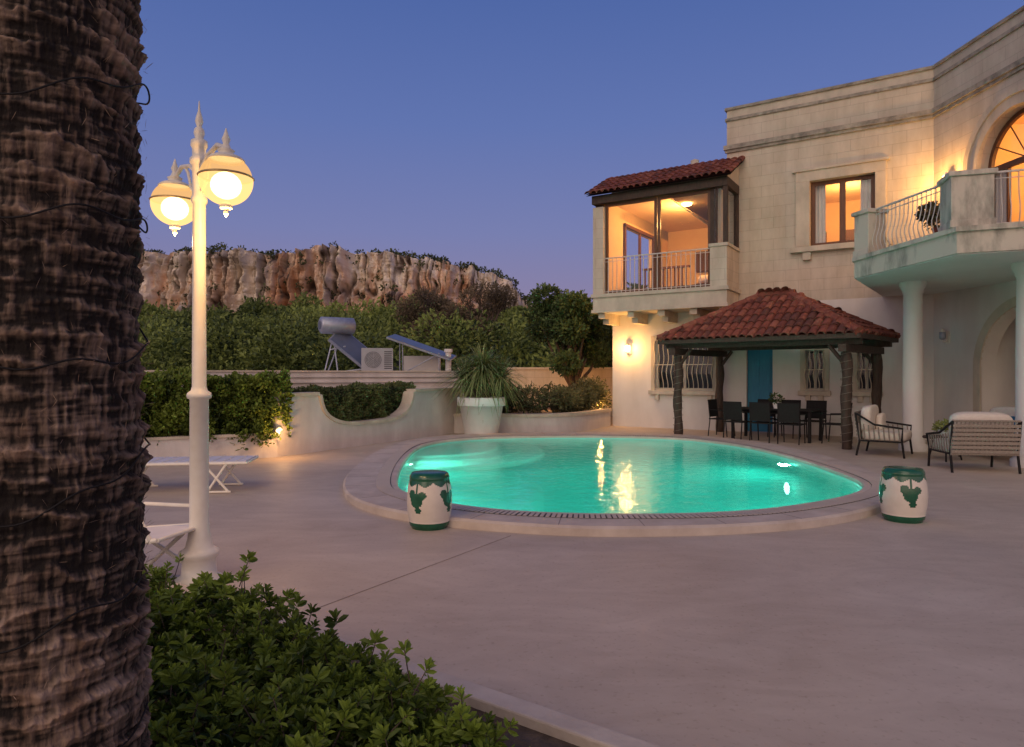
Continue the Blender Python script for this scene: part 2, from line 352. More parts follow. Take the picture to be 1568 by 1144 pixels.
mb=MB(); d=Vector((1.18,1.87,0)).normalized(); nn=Vector((-d.y,d.x,0))
c=Vector((-.68,5.67,.003)); mb.obox(c,d*1.25,nn*.002,Vector((0,0,.0015)))
mb.obj('paving_joint',mat('joint_dark',(.33,.26,.21),(.38,.31,.25),bump=0),None)
pool=empty('swimming_pool',(1.5,11.5,0))
M_coping=mat('coping_stone',(.44,.365,.30),(.60,.52,.44),scale=3,rough=.7,bump=.3,bscale=30)
M_basin=mat('pool_mosaic',(.045,.52,.44),(.06,.60,.52),scale=2,rough=.5,bump=0)
mb=MB()
lip=I+(I-PC)/np.linalg.norm(I-PC,axis=1,keepdims=True)*.02
Oin=O_-(O_-PC)/np.linalg.norm(O_-PC,axis=1,keepdims=True)*.025
ringmesh(mb,[r3(I,-.12),r3(I,.085),r3(lip,.10),r3(Oin,.10),r3(O_,.075),r3(O_,-.02)])
mb.obj('coping',M_coping,pool)
mb=MB()
In=(PC-I)/np.linalg.norm(PC-I,axis=1,keepdims=True)
ringmesh(mb,[r3(I+In*.002,.03),r3(I+In*.002,-1.35),r3(I+In*.35,-1.5),r3(PC+(I-PC)*.02,-1.75)],0,True)
mb.obj('basin',M_basin,pool)
mb=MB(); ringmesh(mb,[r3(I+In*.006,.05),r3(I+In*.006,-.12)],0,True)
mb.obj('waterline_tile',mat('waterline_tile',(.25,.58,.52),(.35,.65,.6),scale=40,rough=.3,bump=0),pool)
mb=MB()
for k,(rr,zt) in enumerate(((2.6,-.95),(2.1,-.62),(1.6,-.3))):
    mb.lathe([(rr,-1.6),(rr,zt-.02),(rr-.02,zt),(0,zt)],(-1.9,14.9,0),48)
mb.obj('pool_steps',mat('step_mosaic',(.25,.72,.62),(.3,.76,.68),rough=.5,bump=0),pool)
mb=MB(); nrm=-In
ringmesh(mb,[r3(I+nrm*.10,.103),r3(I+nrm*.30,.103)],0)
seg=np.linalg.norm(np.roll(I,-1,0)-I,axis=1); cum=np.concatenate([[0],np.cumsum(seg)]); tot=cum[-1]
Iw=np.vstack([I,I[:1]]); 
def along(s_):
    return np.array([np.interp(s_,cum,Iw[:,0]),np.interp(s_,cum,Iw[:,1])])
ns=int(tot/.055)
for k in range(ns):
    s0=k*tot/ns; p=along(s0); q=along(min(s0+.01,tot)); tt=q-p; tt/=max(np.linalg.norm(tt),1e-6); no=np.array([tt[1],-tt[0]]); 
    if np.dot(no,p-PC)<0: no=-no
    cc=p+no*.2; mb.obox((cc[0],cc[1],.108),(no[0]*.095,no[1]*.095,0),(tt[0]*.020,tt[1]*.020,0),(0,0,.003),1)
mb.obj('overflow_grating',[M_dark,mat('grating_plastic',(.46,.40,.35),(.50,.44,.39),bump=0)],pool)
mb=MB()
for k in range(int(tot/.75)):
    s0=k*.75; p=along(s0); q=along(min(s0+.01,tot)); tt=q-p; tt/=max(np.linalg.norm(tt),1e-6); no=np.array([tt[1],-tt[0]])
    if np.dot(no,p-PC)<0: no=-no
    j=np.argmin(np.hypot(*(O_-p).T)); wd=np.hypot(*(O_[j]-p))
    cc=p+no*(.31+(wd-.03))/2; h=(wd-.03-.31)/2
    if h>0: mb.obox((cc[0],cc[1],.1005),(no[0]*h,no[1]*h,0),(tt[0]*.004,tt[1]*.004,0),(0,0,.001))
mb.obj('coping_joints',mat('grout',(.22,.18,.15),(.26,.22,.19),bump=0),pool)
# water
M_water=bpy.data.materials.new('pool_water'); n_,N_,L_=nt(M_water); b=N_['Principled BSDF']
b.inputs['Base Color'].default_value=(.68,1,.97,1); b.inputs['Roughness'].default_value=.05; b.inputs['IOR'].default_value=1.40; b.inputs['Transmission Weight'].default_value=1
tcw=N_.new('ShaderNodeTexCoord'); nw=N_.new('ShaderNodeTexNoise'); nw.inputs['Scale'].default_value=4.5; nw.inputs['Detail'].default_value=4; nw.inputs['Roughness'].default_value=.55; L_.new(tcw.outputs['Object'],nw.inputs[0])
bw=N_.new('ShaderNodeBump'); bw.inputs['Strength'].default_value=.26; bw.inputs['Distance'].default_value=.06; L_.new(nw.outputs['Fac'],bw.inputs['Height']); L_.new(bw.outputs[0],b.inputs['Normal'])
tw=N_.new('ShaderNodeBsdfTransparent'); tw.inputs[0].default_value=(.68,1,.97,1)
mw=N_.new('ShaderNodeMixShader'); mw.inputs[0].default_value=.13; L_.new(b.outputs[0],mw.inputs[1]); L_.new(tw.outputs[0],mw.inputs[2]); L_.new(mw.outputs[0],N_['Material Output'].inputs[0])
me=bpy.data.meshes.new('water'); me.from_pydata([(x,y,.035) for x,y in I+In*.008],[],[tuple(range(NN))]); me.materials.append(M_water)
wobj=bpy.data.objects.new('water',me); scene.collection.objects.link(wobj); place(wobj,pool)
if me.polygons[0].normal.z<0: me.flip_normals()
POOLC=(.34,1,.80)
def pool_lamp(x,y,z,dx,dy,p):
    mb=MB(); d=Vector((dx,dy,0)).normalized(); s_=Vector((-d.y,d.x,0))
    c=Vector((x,y,z)); vs=[c+d*.05]+[c+d*.02+.11*(math.cos(a)*s_+math.sin(a)*Vector((0,0,1))) for a in np.linspace(0,2*math.pi,20,endpoint=False)]
    mb.add(vs,[(0,i+1,(i+1)%20+1) for i in range(20)])
    mb.obj('underwater_lamp',emat('lit_pool_lamp',(.8,1,.85),12),pool,recalc=False)
    rot=Vector((d.x,d.y,-.12)).to_track_quat('-Z','Y').to_matrix().to_4x4()
    light('underwater_light','AREA',c+d*.12,p,POOLC,pool,.25,rot,shape='DISK')
pool_lamp(4.93,12.2,-.45,-1,-.1,75)
pool_lamp(4.0,8.45,-.5,-.6,.7,45)
pool_lamp(-1.2,8.55,-.5,.7,.6,45)
pool_lamp(-1.85,12.3,-.5,1,.1,45)

# ------------------------------------------------------------------ house
HO=(5.98,19.0); HA=math.atan2(-.5386,.8426)
H=frame(HO[0],HO[1],HA)
house=empty('mediterranean_house',(6,19,0))
def wall_rects(mb,x0,x1,z0,z1,y0,y1,holes,mi=0):
    xs=sorted({x0,x1,*[h[0] for h in holes],*[h[1] for h in holes]}); zs=sorted({z0,z1,*[h[2] for h in holes],*[h[3] for h in holes]})
    xs=[x for x in xs if x0<=x<=x1]; zs=[z for z in zs if z0<=z<=z1]
    for a,b_ in zip(xs,xs[1:]):
        run=None
        for c,d_ in zip(zs,zs[1:]):
            mx,mz=(a+b_)/2,(c+d_)/2
            if not any(h[0]<mx<h[1] and h[2]<mz<h[3] for h in holes):
                if run is None: run=[c,d_]
                else: run[1]=d_
            else:
                if run: mb.box(a,b_,y0,y1,*run,mi); run=None
        if run: mb.box(a,b_,y0,y1,*run,mi)
def arch_fill(mb,cx,Rr,zs,zt,y0,y1,mi=0,n=24):
    xs=[cx-Rr*math.cos(math.pi*i/n) for i in range(n+1)]
    for i in range(n):
        a,b_=xs[i],xs[i+1]; za=zs+math.sqrt(max(0,Rr*Rr-(a-cx)**2)); zb=zs+math.sqrt(max(0,Rr*Rr-(b_-cx)**2))
        mb.add([(a,y0,za),(b_,y0,zb),(b_,y1,zb),(a,y1,za),(a,y0,zt),(b_,y0,zt),(b_,y1,zt),(a,y1,zt)],
               [(0,3,2,1),(4,5,6,7),(0,1,5,4),(1,2,6,5),(2,3,7,6),(3,0,4,7)],mi)
def arch_band(mb,cx,Ri,Ro,zs,z0,y0,y1,mi=0,n=28):
    def pts(Rr): return [(cx-Rr,z0)]+[(cx-Rr*math.cos(math.pi*i/n),zs+Rr*math.sin(math.pi*i/n)) for i in range(n+1)]+[(cx+Rr,z0)]
    a=pts(Ri); b_=pts(Ro)
    for i in range(len(a)-1):
        q=[a[i],a[i+1],b_[i+1],b_[i]]
        mb.add([(x,y0,z) for x,z in q]+[(x,y1,z) for x,z in q],[(0,1,2,3),(7,6,5,4),(0,1,5,4),(1,2,6,5),(2,3,7,6),(3,0,4,7)],mi)
ZT=8.6
mb=MB()
gh=[(-2.09,-.38,1.13,2.58),(.53,1.216,0,2.47),(2.03,2.49,1.17,2.23),(3.25,3.67,1.17,2.23)]
wall_rects(mb,-3.45,5.1,0,3.5,0,.35,gh)
mb.box(-3.45,-3.1,.35,8,0,3.5)
mb.obj('ground_floor_wall',M_plaster,house,H)
mb=MB()
wall_rects(mb,0,5.1,3.5,ZT,0,.35,[(2.145,3.656,4.91,6.62)])
mb.box(0,.35,.35,9,3.5,ZT)
mb.obj('upper_wall',M_stone,house,H)
Wg=H@frame(4.9,0,math.atan2(-.804,.595))
mb=MB(); wall_rects(mb,0,10,3.5,ZT,0,.35,[(1.44,3.54,3.9,7.05)])
arch_fill(mb,2.49,1.05,6.0,7.05,0,.35)
mb.obj('wing_upper_wall',M_stone,house,Wg)
mb=MB(); wall_rects(mb,0,10,0,3.5,0,.35,[(1.5,4.0,0,3.0)]); arch_fill(mb,2.75,1.25,1.75,3.0,0,.35)
mb.box(1.2,1.5,.35,1.4,0,3.5);mb.box(4,4.3,.35,1.4,0,3.5)
wall_rects(mb,1.2,4.3,0,3.5,1.4,1.6,[(2.3,3.5,0,2.3)])
mb.box(1.5,4,.35,1.4,3.05,3.4)
mb.obj('wing_ground_wall',M_plaster,house,Wg)
mb=MB(); arch_band(mb,2.75,1.25,1.45,1.75,0,-.03,.02); mb.obj('porch_arch_trim',M_trim,house,Wg)
mb=MB(); arch_band(mb,2.49,1.053,1.35,6.0,3.95,-.07,.02)
arch_band(mb,2.49,1.28,1.42,6.0,5.9,-.11,-.06)
mb.box(1.05,1.45,-.12,.0,5.78,5.93); mb.box(3.53,3.93,-.12,.0,5.78,5.93)
mb.obj('door_arch_surround',M_trim,house,Wg)
mb=MB()
mb.box(-.04,5.0,-.05,.0,7.72,7.80); mb.box(-.07,5.05,-.09,.0,7.80,7.92); mb.box(-.07,0,.0,9,7.80,7.92)
mb.obj('string_course',M_weather,house,H)
mb=MB(); mb.box(.0,10,-.05,.0,7.723,7.803); mb.box(0.0,10,-.09,.0,7.803,7.923); mb.obj('string_course_wing',M_weather,house,Wg)
mb=MB(); mb.box(-.04,5.1,-.04,.4,ZT,ZT+.08,0); mb.box(0.0,5.1,0,.35,ZT+.08,ZT+.30,1); mb.box(-.05,5.1,-.05,.4,ZT+.30,ZT+.37,0); mb.box(-.05,.4,.4,9,ZT+.02,ZT+.36,0)
mb.obj('parapet',[M_weather,M_trim],house,H)
mb=MB(); mb.box(0,10,-.04,.4,ZT+.003,ZT+.083,0); mb.box(0,10,-.002,.35,ZT+.083,ZT+.303,1); mb.box(0,10,-.05,.4,ZT+.303,ZT+.373,0)
mb.obj('parapet_wing',[M_weather,M_trim],house,Wg)
mb=MB(); mb.prism([(.3,.3),(4.9,.3),(10.5,-7),(16,-3),(12,9),(.3,9)],8.1,8.25); mb.obj('roof_slab',M_plaster,house,H)
mb=MB()
mb.box(1.80,2.145,-.06,.0,4.93,6.62);mb.box(3.656,3.90,-.06,.0,4.93,6.62);mb.box(1.80,3.90,-.06,.0,6.62,6.88);mb.box(1.72,3.98,-.10,.0,6.88,6.95)
mb.box(1.68,4.02,-.16,.0,4.77,4.91)
for x in (1.98,3.55): mb.box(x,x+.2,-.12,.0,4.56,4.768)
mb.obj('window_surround',M_trim,house,H,bevel=.008)
def casement(mb,x0,x1,z0,z1,y,split,fw=.07,d=.06):
    mb.box(x0,x1,y,y+d,z1-fw,z1);mb.box(x0,x1,y,y+d,z0,z0+fw)
    mb.box(x0,x0+fw,y,y+d,z0+fw,z1-fw);mb.box(x1-fw,x1,y,y+d,z0+fw,z1-fw)
    for s_ in split: mb.box(s_-fw*.7,s_+fw*.7,y-.003,y+d,z0+fw,z1-fw)
mb=MB(); casement(mb,2.15,3.65,4.915,6.615,.14,[2.9],.10); mb.obj('window_frame',M_wood,house,H)
mb=MB(); mb.box(2.2,3.6,.165,.172,4.96,6.57); mb.obj('window_glass',M_glass,house,H)
def room(name,x0,x1,y0,y1,z0,z1,M,front=False,left_hole=None):
    mb=MB(); 
    mb.box(x0-.1,x1+.1,y0,y1+.1,z1,z1+.1);mb.box(x0-.1,x1+.1,y0,y1+.1,z0-.1,z0,1)
    mb.box(x0,x1,y1,y1+.1,z0,z1)
    mb.box(x1,x1+.1,y0,y1,z0,z1)
    if left_hole:
        a,b_,c,d_=left_hole
        mb.box(x0-.1,x0,y0,a,z0,z1);mb.box(x0-.1,x0,b_,y1,z0,z1);mb.box(x0-.1,x0,a,b_,d_,z1);mb.box(x0-.1,x0,a,b_,z0,c)
    else: mb.box(x0-.1,x0,y0,y1,z0,z1)
    return mb.obj(name,[M_warm,M_wood],house,M)
WC=(1,.46,.13)
room('bedroom',1.2,4.6,.36,4,3.95,6.9,H)
light('bedroom_light','POINT',H@Vector((2.9,2,6.3)),150,WC,house,.15)
mb=MB()
for x0 in (2.1,3.3):
    pts=[(x0+i*.02,.30+.025*math.sin(i*1.5)) for i in range(20)]
    vs=[(x,y,4.3) for x,y in pts]+[(x,y,6.7) for x,y in pts]; mb.add(vs,[(i,i+1,21+i,20+i) for i in range(19)],0,True)
mb.obj('curtains',M_curtain,house,H,recalc=False)
mb=MB(); mb.box(2.5,3.4,3.9,3.95,5,6.0); mb.box(1.3,2.0,3.4,3.98,3.96,6.0); mb.obj('wardrobe',M_wood,house,H)
def grille(mb,x0,x1,z0,z1,n,mi=0,bul=.12):
    for i in range(n):
        x=x0+(x1-x0)*i/(n-1); pts=[]
        for k in range(13):
            t_=k/12; z=z0+(z1-z0)*t_
            b_=bul*(math.exp(-((t_-.28)/.2)**2)); pts.append((x+.018*math.sin(t_*math.pi*4),-.04-b_,z))
        mb.tube(pts,.012,5,mi)
    for zz in (z0,z0+(z1-z0)*.5,z1): mb.box(x0-.02,x1+.02,-.06-(bul*.35 if zz>z0 and zz<z1 else 0),-.045,zz-.012,zz+.012,mi)
mb=MB(); grille(mb,-2.09,-1.27,1.15,2.56,7); grille(mb,-1.2,-.38,1.15,2.56,7); grille(mb,2.04,2.48,1.18,2.22,5,bul=.08); grille(mb,3.26,3.66,1.18,2.22,5,bul=.08)
mb.obj('window_grilles',mat('cream_iron',(.55,.48,.36),(.62,.55,.42),bump=0),house,H)
mb=MB()
for a,b_,c,d_ in (gh[0],gh[2],gh[3]): casement(mb,a,b_,c,d_,.12,[(a+b_)/2],.05)
mb.obj('lower_window_frames',mat('frame_paint',(.45,.42,.36),(.5,.46,.4),bump=0),house,H)
mb=MB()
for a,b_,c,d_ in (gh[0],gh[2],gh[3]): mb.box(a,b_,.15,.157,c,d_,0); mb.box(a-.1,b_+.1,.5,.52,c-.1,d_+.1,1)
mb.obj('lower_window_glass',[M_glass,M_dark],house,H)
mb=MB()
for a,b_,c,d_ in (gh[0],gh[2],gh[3]):
    mb.box(a-.16,b_+.16,-.14,0,c-.14,c-.02); mb.box(a-.12,a,-.035,0,c-.02,d_+.12);mb.box(b_,b_+.12,-.035,0,c-.02,d_+.12);mb.box(a,b_,-.035,0,d_,d_+.12)
    mb.box(a+.02,a+.14,-.1,0,c-.3,c-.143); mb.box(b_-.14,b_-.02,-.1,0,c-.3,c-.143)
mb.obj('lower_window_surrounds',M_trim,house,H,bevel=.006)
mb=MB(); mb.box(.54,1.206,.1,.15,.02,2.46)
for z0,z1 in ((.2,1.1),(1.25,2.3)):
    for x0,x1 in ((.62,.85),(.9,1.13)): mb.box(x0,x1,.085,.1,z0,z1)
mb.box(1.12,1.14,.04,.1,1.05,1.09)
mb.obj('blue_door',M_blue,house,H)
mb=MB()
mb.box(-3.53,.325,-1.2,-.003,3.41,3.80,1); mb.box(-3.58,.375,-1.25,-.003,3.80,3.90,1); mb.box(-3.57,.365,-1.24,-.003,3.36,3.44,1)
mb.box(-3.53,-3.2,-1.2,-.85,3.90,6.42,0); mb.box(-3.53,-3.3,-.85,0,3.90,6.42,0)
mb.box(-.12,.325,-1.2,-.95,3.90,4.95,0); mb.box(.15,.325,-.95,0,3.9,4.95,0); mb.box(-.15,.36,-1.23,0,4.95,5.03,1)
for x in (-3.4,-2.5,-1.6,-.7,.1): 
    mb.box(x,x+.2,-1.1,-.003,3.2,3.358,1); mb.box(x+.01,x+.19,-.8,-.003,3.05,3.2,1)
mb.obj('bay_balcony_stone',[M_stone,M_trim],house,H)
mb=MB(); 
mb.box(-3.56,.34,-1.22,-.95,6.52,6.76); mb.box(.1,.34,-.95,0,6.52,6.76); mb.box(-3.56,-3.3,-.95,0,6.42,6.76)
mb.box(.22,.33,-1.19,-1.08,5.03,6.52); mb.box(-.14,-.03,-1.1,-1.0,3.9,6.52); mb.box(.22,.33,-.12,-.0,5.03,6.52)
mb.box(.0,.05,-1.12,-1.07,5.03,6.52)
mb.obj('bay_timber_frame',M_darkwood,house,H)
mb=MB(); casement(mb,-3.2,-1.64,3.92,6.51,-1.05,[],.08); casement(mb,-1.62,-.14,3.92,6.51,-1.05,[],.08)
mb.obj('bay_window_frame',M_wood,house,H)
mb=MB(); mb.box(-3.15,-.15,-1.02,-1.013,3.95,6.48); mb.box(-.03,.22,-1.10,-1.093,5.03,6.52); mb.box(.27,.277,-1.08,-.12,5.03,6.52); mb.obj('bay_glass',M_glass,house,H)
def rail(mb,p,q,z0,z1,step=.115,r=.009,top=.02,bul=0):
    p=Vector((p[0],p[1],0));q=Vector((q[0],q[1],0)); Ln=(q-p).length; d=(q-p)/Ln; k=max(2,int(Ln/step)); nr=Vector((d.y,-d.x,0))
    for z,rr in ((z1,top),(z1-.1,.009),(z0+.06,.011)): mb.obox((p+q)/2+Vector((0,0,z)),d*Ln/2,nr*rr,Vector((0,0,rr*.7)))
    for i in range(k+1):
        c=p+d*(Ln*i/k)
        if bul: mb.tube([c+Vector((0,0,z0))]+[c+nr*bul*math.exp(-((t_-.3)/.22)**2)+Vector((0,0,z0+(z1-z0)*t_)) for t_ in (.06,.15,.25,.35,.5,.65,.8)]+[c+Vector((0,0,z1))],r,5)
        else: mb.tube([c+Vector((0,0,z0)),c+Vector((0,0,z1))],r,5)
mb=MB(); rail(mb,(-3.2,-1.15),(-.12,-1.15),3.9,4.92,r=.013,step=.13); mb.obj('bay_railing',M_rail,house,H)
room('bay_room',-3.2,-.02,-.85,4.2,3.92,6.62,H,left_hole=(.3,2.6,4.0,6.1))
mb=MB(); mb.box(-.02,.1,-1.0,-.85,3.9,5.0); mb.box(-.02,.14,-.85,0,3.9,5); mb.obj('bay_inner_cheek',M_warm,house,H)
light('bay_room_light','POINT',H@Vector((-1.4,.6,6.1)),210,WC,house,.15)
mb=MB(); mb.lathe([(0,-.05),(.13,-.04),(.15,0)],(-1.3,.5,6.6),16); mb.obj('ceiling_lamp',M_bulb,house,H)
mb=MB(); 
mb.box(-3.19,-3.12,.22,.3,3.95,6.2);mb.box(-3.19,-3.12,2.6,2.68,3.95,6.2);mb.box(-3.19,-3.12,1.4,1.48,3.95,6.1);mb.box(-3.19,-3.12,.22,2.68,6.1,6.2)
for i in range(12): mb.box(-2.9+i*.12,-2.86+i*.12,1.2,1.24,3.93,4.85)
mb.box(-2.95,-1.45,1.17,1.27,4.85,4.91)
mb.box(-1.2,-.3,1.0,2.6,3.93,4.3); mb.box(-1.2,-.3,2.6,2.7,3.93,5.0)
mb.box(-2.2,-1.6,4.1,4.18,5.1,5.8)
mb.obj('bay_room_furniture',M_wood,house,H)
mb=MB(); mb.cushion((-.75,1.8,4.42),(.45,.8,.14)); mb.cushion((-.75,2.45,4.62),(.35,.1,.2)); mb.obj('bed_linen',M_cush,house,H)
mb=MB(); mb.add([(-.05,-.8,5.4),(-.05,4.1,5.4),(-1.5,4.1,6.6),(-1.5,-.8,6.6)],[(0,1,2,3)]); mb.obj('sloped_ceiling',M_warm,house,H,recalc=False)
def pip(x,y,poly):
    c=False;j=len(poly)-1
    for i in range(len(poly)):
        xi,yi=poly[i];xj,yj=poly[j]
        if (yi>y)!=(yj>y) and x<(xj-xi)*(y-yi)/(yj-yi)+xi: c=not c
        j=i
    return c
def tiles(mb,O,u,v,poly,w=.19,l=.30,nm=4):
    O=Vector(O);u=Vector(u).normalized();v=Vector(v).normalized();n_=u.cross(v)
    mb.add([O+u*a+v*b_ for a,b_ in poly],[tuple(range(len(poly)))],3)
    mb.add([O+u*a+v*b_-n_*.05 for a,b_ in poly],[tuple(range(len(poly)))[::-1]],nm)
    umax=max(a for a,_ in poly);umin=min(a for a,_ in poly);vmax=max(b_ for _,b_ in poly)
    y=-.04
    while y<vmax:
        x=umin+w/2
        while x<umax:
            if pip(x,min(max(y+.1,.02),vmax-.01),poly):
                jx=random.uniform(-.012,.012); jy=random.uniform(-.02,.02); vs=[];ns_=7
                for (vv,rad,lift) in ((y+jy,.098,.028),(y+l+.05+jy,.085,.004)):
                    for i in range(ns_):
                        a=math.pi*i/(ns_-1); vs.append(O+u*(x+jx+rad*math.cos(a))+v*vv+n_*(lift+rad*.85*math.sin(a)))
                for i in range(ns_):
                    a=math.pi*i/(ns_-1); vs.append(O+u*(x+jx+.075*math.cos(a))+v*(y+jy)+n_*(.028+.075*.85*math.sin(a)))
                fs=[(i,i+1,ns_+i+1,ns_+i) for i in range(ns_-1)]+[(i,i+1,2*ns_+i+1,2*ns_+i) for i in range(ns_-1)]
                mb.add(vs,fs,random.choice([0,0,1,1,2,3]),False)
            x+=w
        y+=l
def ridge(mb,a,b_,r=.1):
    a=Vector(a);b_=Vector(b_);Ln=(b_-a).length;k=max(1,int(Ln/.3))
    for i in range(k):
        p=a.lerp(b_,i/k);q=a.lerp(b_,(i+1.15)/k); mb.tube([p,q],[r*1.08,r*.9],9,random.choice([0,1,2]),False)
mb=MB(); sl_=math.hypot(1.4,.72)
tiles(mb,(-3.68,-1.38,6.78),(1,0,0),(0,1.4,.72),[(0,0),(4.13,0),(4.13,sl_),(0,sl_)])
mb.obj('bay_roof_tiles',M_t+[M_darkwood],house,H,recalc=False)
mb=MB(); mb.box(-3.5,0,0,8,6.72,6.82); mb.box(-3.5,-.0,.03,.25,6.82,7.4); mb.add([(.325,-1.2,6.76),(.325,0,6.76),(.325,0,7.38)],[(0,1,2)]); mb.box(-3.45,-3.2,0,8,6.3,6.75)
mb.lathe([(.0,.62),(.12,.57),(.12,0)],(-1.0,.3,7.2),12)
mb.obj('bay_roof_back',M_trim,house,H)
def arch_door(mb,cx,Rr,zs,z0,y,fw=.09,mull=2):
    arch_band(mb,cx,Rr-fw,Rr,zs,z0,y,y+.08); mb.box(cx-Rr,cx+Rr,y,y+.08,zs-.06,zs+.06)
    mb.box(cx-.06,cx+.06,y-.003,y+.083,z0,zs); mb.box(cx-Rr,cx+Rr,y,y+.08,z0,z0+.25)
    for s_ in (-1,1): mb.box(cx+s_*Rr*.5-.02,cx+s_*Rr*.5+.02,y+.01,y+.07,z0,zs)
    for k in range(1,6):
        a=math.pi*k/6; mb.tube([(cx,y+.04,zs),(cx-math.cos(a)*(Rr-.05),y+.04,zs+math.sin(a)*(Rr-.05))],.014,5)
mb=MB(); arch_door(mb,2.49,1.04,6.0,3.95,.2); mb.obj('arched_balcony_door',M_wood,house,Wg)
mb=MB(); mb.box(1.45,3.53,.235,.242,3.95,7.04); mb.obj('arched_door_glass',M_glass,house,Wg)
room('upper_hall',.6,4.6,.36,3.6,3.95,7.4,Wg)
light('hall_light','POINT',Wg@Vector((2.6,1.8,6.4)),190,WC,house,.15)
mb=MB()
for x0 in (1.45,3.0):
    pts=[(x0+i*.026,.33+.02*math.sin(i*1.5)) for i in range(20)]
    mb.add([(x,y,3.95) for x,y in pts]+[(x,y,6.1) for x,y in pts],[(i,i+1,21+i,20+i) for i in range(19)],0,True)
mb.obj('hall_curtains',M_curtain,house,Wg,recalc=False)
mb=MB(); casement(mb,2.3,3.5,0.02,2.3,1.42,[2.9],.12); mb.box(2.4,3.4,1.45,1.5,0.02,.8); mb.obj('porch_door',M_wood,house,Wg)
mb=MB(); mb.box(2.4,3.4,1.47,1.475,.8,2.2); mb.box(2,4,2.2,2.25,0,3,1); mb.obj('porch_door_glass',[M_glass,M_warm],house,Wg)
light('porch_room_light','POINT',Wg@Vector((2.9,1.9,1.9)),10,(1,.6,.25),house,.1)
A=(6.92,13.8);B=(7.1,10.9);C=(7.92,10.56);E=(12,8.9);Cn=(10.25,16.3);D_=(9.2,16.95)
poly=[A,B,C,E,(11,12),Cn,D_]
M_under=mat('balcony_soffit',(.60,.60,.57),(.68,.68,.65),scale=1,rough=.9,bump=0)
mb=MB(); mb.prism(poly,3.52,3.86,0); 
def inset(p,c,k): return tuple(c[i]+(p[i]-c[i])*k for i in range(2))
cc=(9,13); mb.prism([inset(p,cc,1.02) for p in poly],3.86,3.94,0)
mb.prism([inset(p,cc,.985) for p in poly],3.50,3.517,1)
mb.obj('balcony_slab',[M_weatherb,M_under],house)
mb=MB()
def pillar(x,y,hw,ang,z0,z1):
    c,s_=math.cos(ang),math.sin(ang); a=Vector((c,s_,0));b_=Vector((-s_,c,0)); u_=Vector((0,0,1))
    mb.obox((x,y,(z0+z1)/2),a*hw,b_*hw,u_*(z1-z0)/2); mb.obox((x,y,z1+.04),a*(hw+.04),b_*(hw+.04),u_*.04); mb.obox((x,y,z0+.06),a*(hw+.02),b_*(hw+.02),u_*.06)
pillar(7.14,13.62,.2,.2,3.94,4.76); pillar(7.42,11.15,.3,-.3,3.94,4.76)
mb.obj('balcony_pillars',M_weatherb,house,bevel=.01)
mb=MB(); rail(mb,(7.15,13.4),(7.36,11.45),3.94,4.82,bul=.08); rail(mb,(7.7,10.95),(11.2,9.5),3.94,4.82,bul=.08); rail(mb,(7.3,13.8),(9.2,16.7),3.94,4.82)
mb.tube([(7.14,13.62,4.84),(7.14,13.62,5.0)],[.03,.005],8)
mb.obj('balcony_railing',M_rail,house)
mb=MB()
for x,y in ((8.34,14.2),(8.86,11.7)):
    mb.lathe([(.27,0),(.27,.12),(.22,.16),(.24,.2),(.195,.25),(.19,1.8),(.175,3.25),(.2,3.28),(.2,3.32),(.25,3.42),(.25,3.5)],(x,y,0),28)
mb.obj('columns',M_plaster,house)
def wall_lamp(name,P,M,p,lit=True,col=(1,.48,.13)):
    x,y,z=P; mb=MB()
    mb.box(x-.06,x+.06,y-.02,y,z-.16,z+.12,0); mb.tube([(x,y-.02,z-.1),(x,y-.12,z-.14),(x,y-.15,z-.06)],.012,6)
    mb.lathe([(.02,-.08),(.06,-.06),(.07,.0),(.065,.1),(.03,.13)],(x,y-.15,z),14,1)
    mb.lathe([(.075,.1),(.03,.17),(.0,.2)],(x,y-.15,z),14,0)
    mb.obj(name,[M_cream,M_bulb2 if lit else M_metal],house,M)
    if lit: light(name+'_light','POINT',M@Vector((x,y-.26,z+.02)),p,col,house,.06)
wall_lamp('wall_lamp_bay',(-2.9,0,2.33),H,80)
wall_lamp('wall_lamp_balcony',(.62,0,6.05),Wg,105)
wall_lamp('wall_lamp_porch',(.5,0,2.46),Wg,0,False)

# ------------------------------------------------------------------ pergola
pa=math.atan2(-.675,.738); PG=frame(4.15,17.06,pa); perg=empty('tiled_pergola',(5.6,16.5,0))
mb=MB(); ze=2.42; zr=3.46; L1=math.hypot(1.5,1.04); L2=math.hypot(1.95,1.04)
tiles(mb,(-.35,-.35,ze),(1,0,0),(0,1.5,1.04),[(0,0),(4.64,0),(2.7,L1),(1.95,L1)])
tiles(mb,(4.29,2.65,ze),(-1,0,0),(0,-1.5,1.04),[(0,0),(4.64,0),(2.7,L1),(1.95,L1)])
tiles(mb,(-.35,2.65,ze),(0,-1,0),(1.95,0,1.04),[(0,0),(3,0),(1.5,L2)])
tiles(mb,(4.29,-.35,ze),(0,1,0),(-1.95,0,1.04),[(0,0),(3,0),(1.5,L2)])
for c in ((-.35,-.35),(-.35,2.65)): ridge(mb,(*c,ze+.04),(1.6,1.15,zr+.04))
for c in ((4.29,-.35),(4.29,2.65)): ridge(mb,(*c,ze+.04),(2.34,1.15,zr+.04))
ridge(mb,(1.55,1.15,zr+.05),(2.4,1.15,zr+.05),.11)
mb.obj('roof_tiles',M_t+[M_darkwood],perg,PG,recalc=False)
mb=MB()
mb.box(-.3,4.24,-.08,.08,2.22,2.38);mb.box(-.3,4.24,2.22,2.38,2.22,2.38);mb.box(-.08,.08,-.3,2.6,2.06,2.218);mb.box(3.86,4.02,-.3,2.6,2.06,2.218)
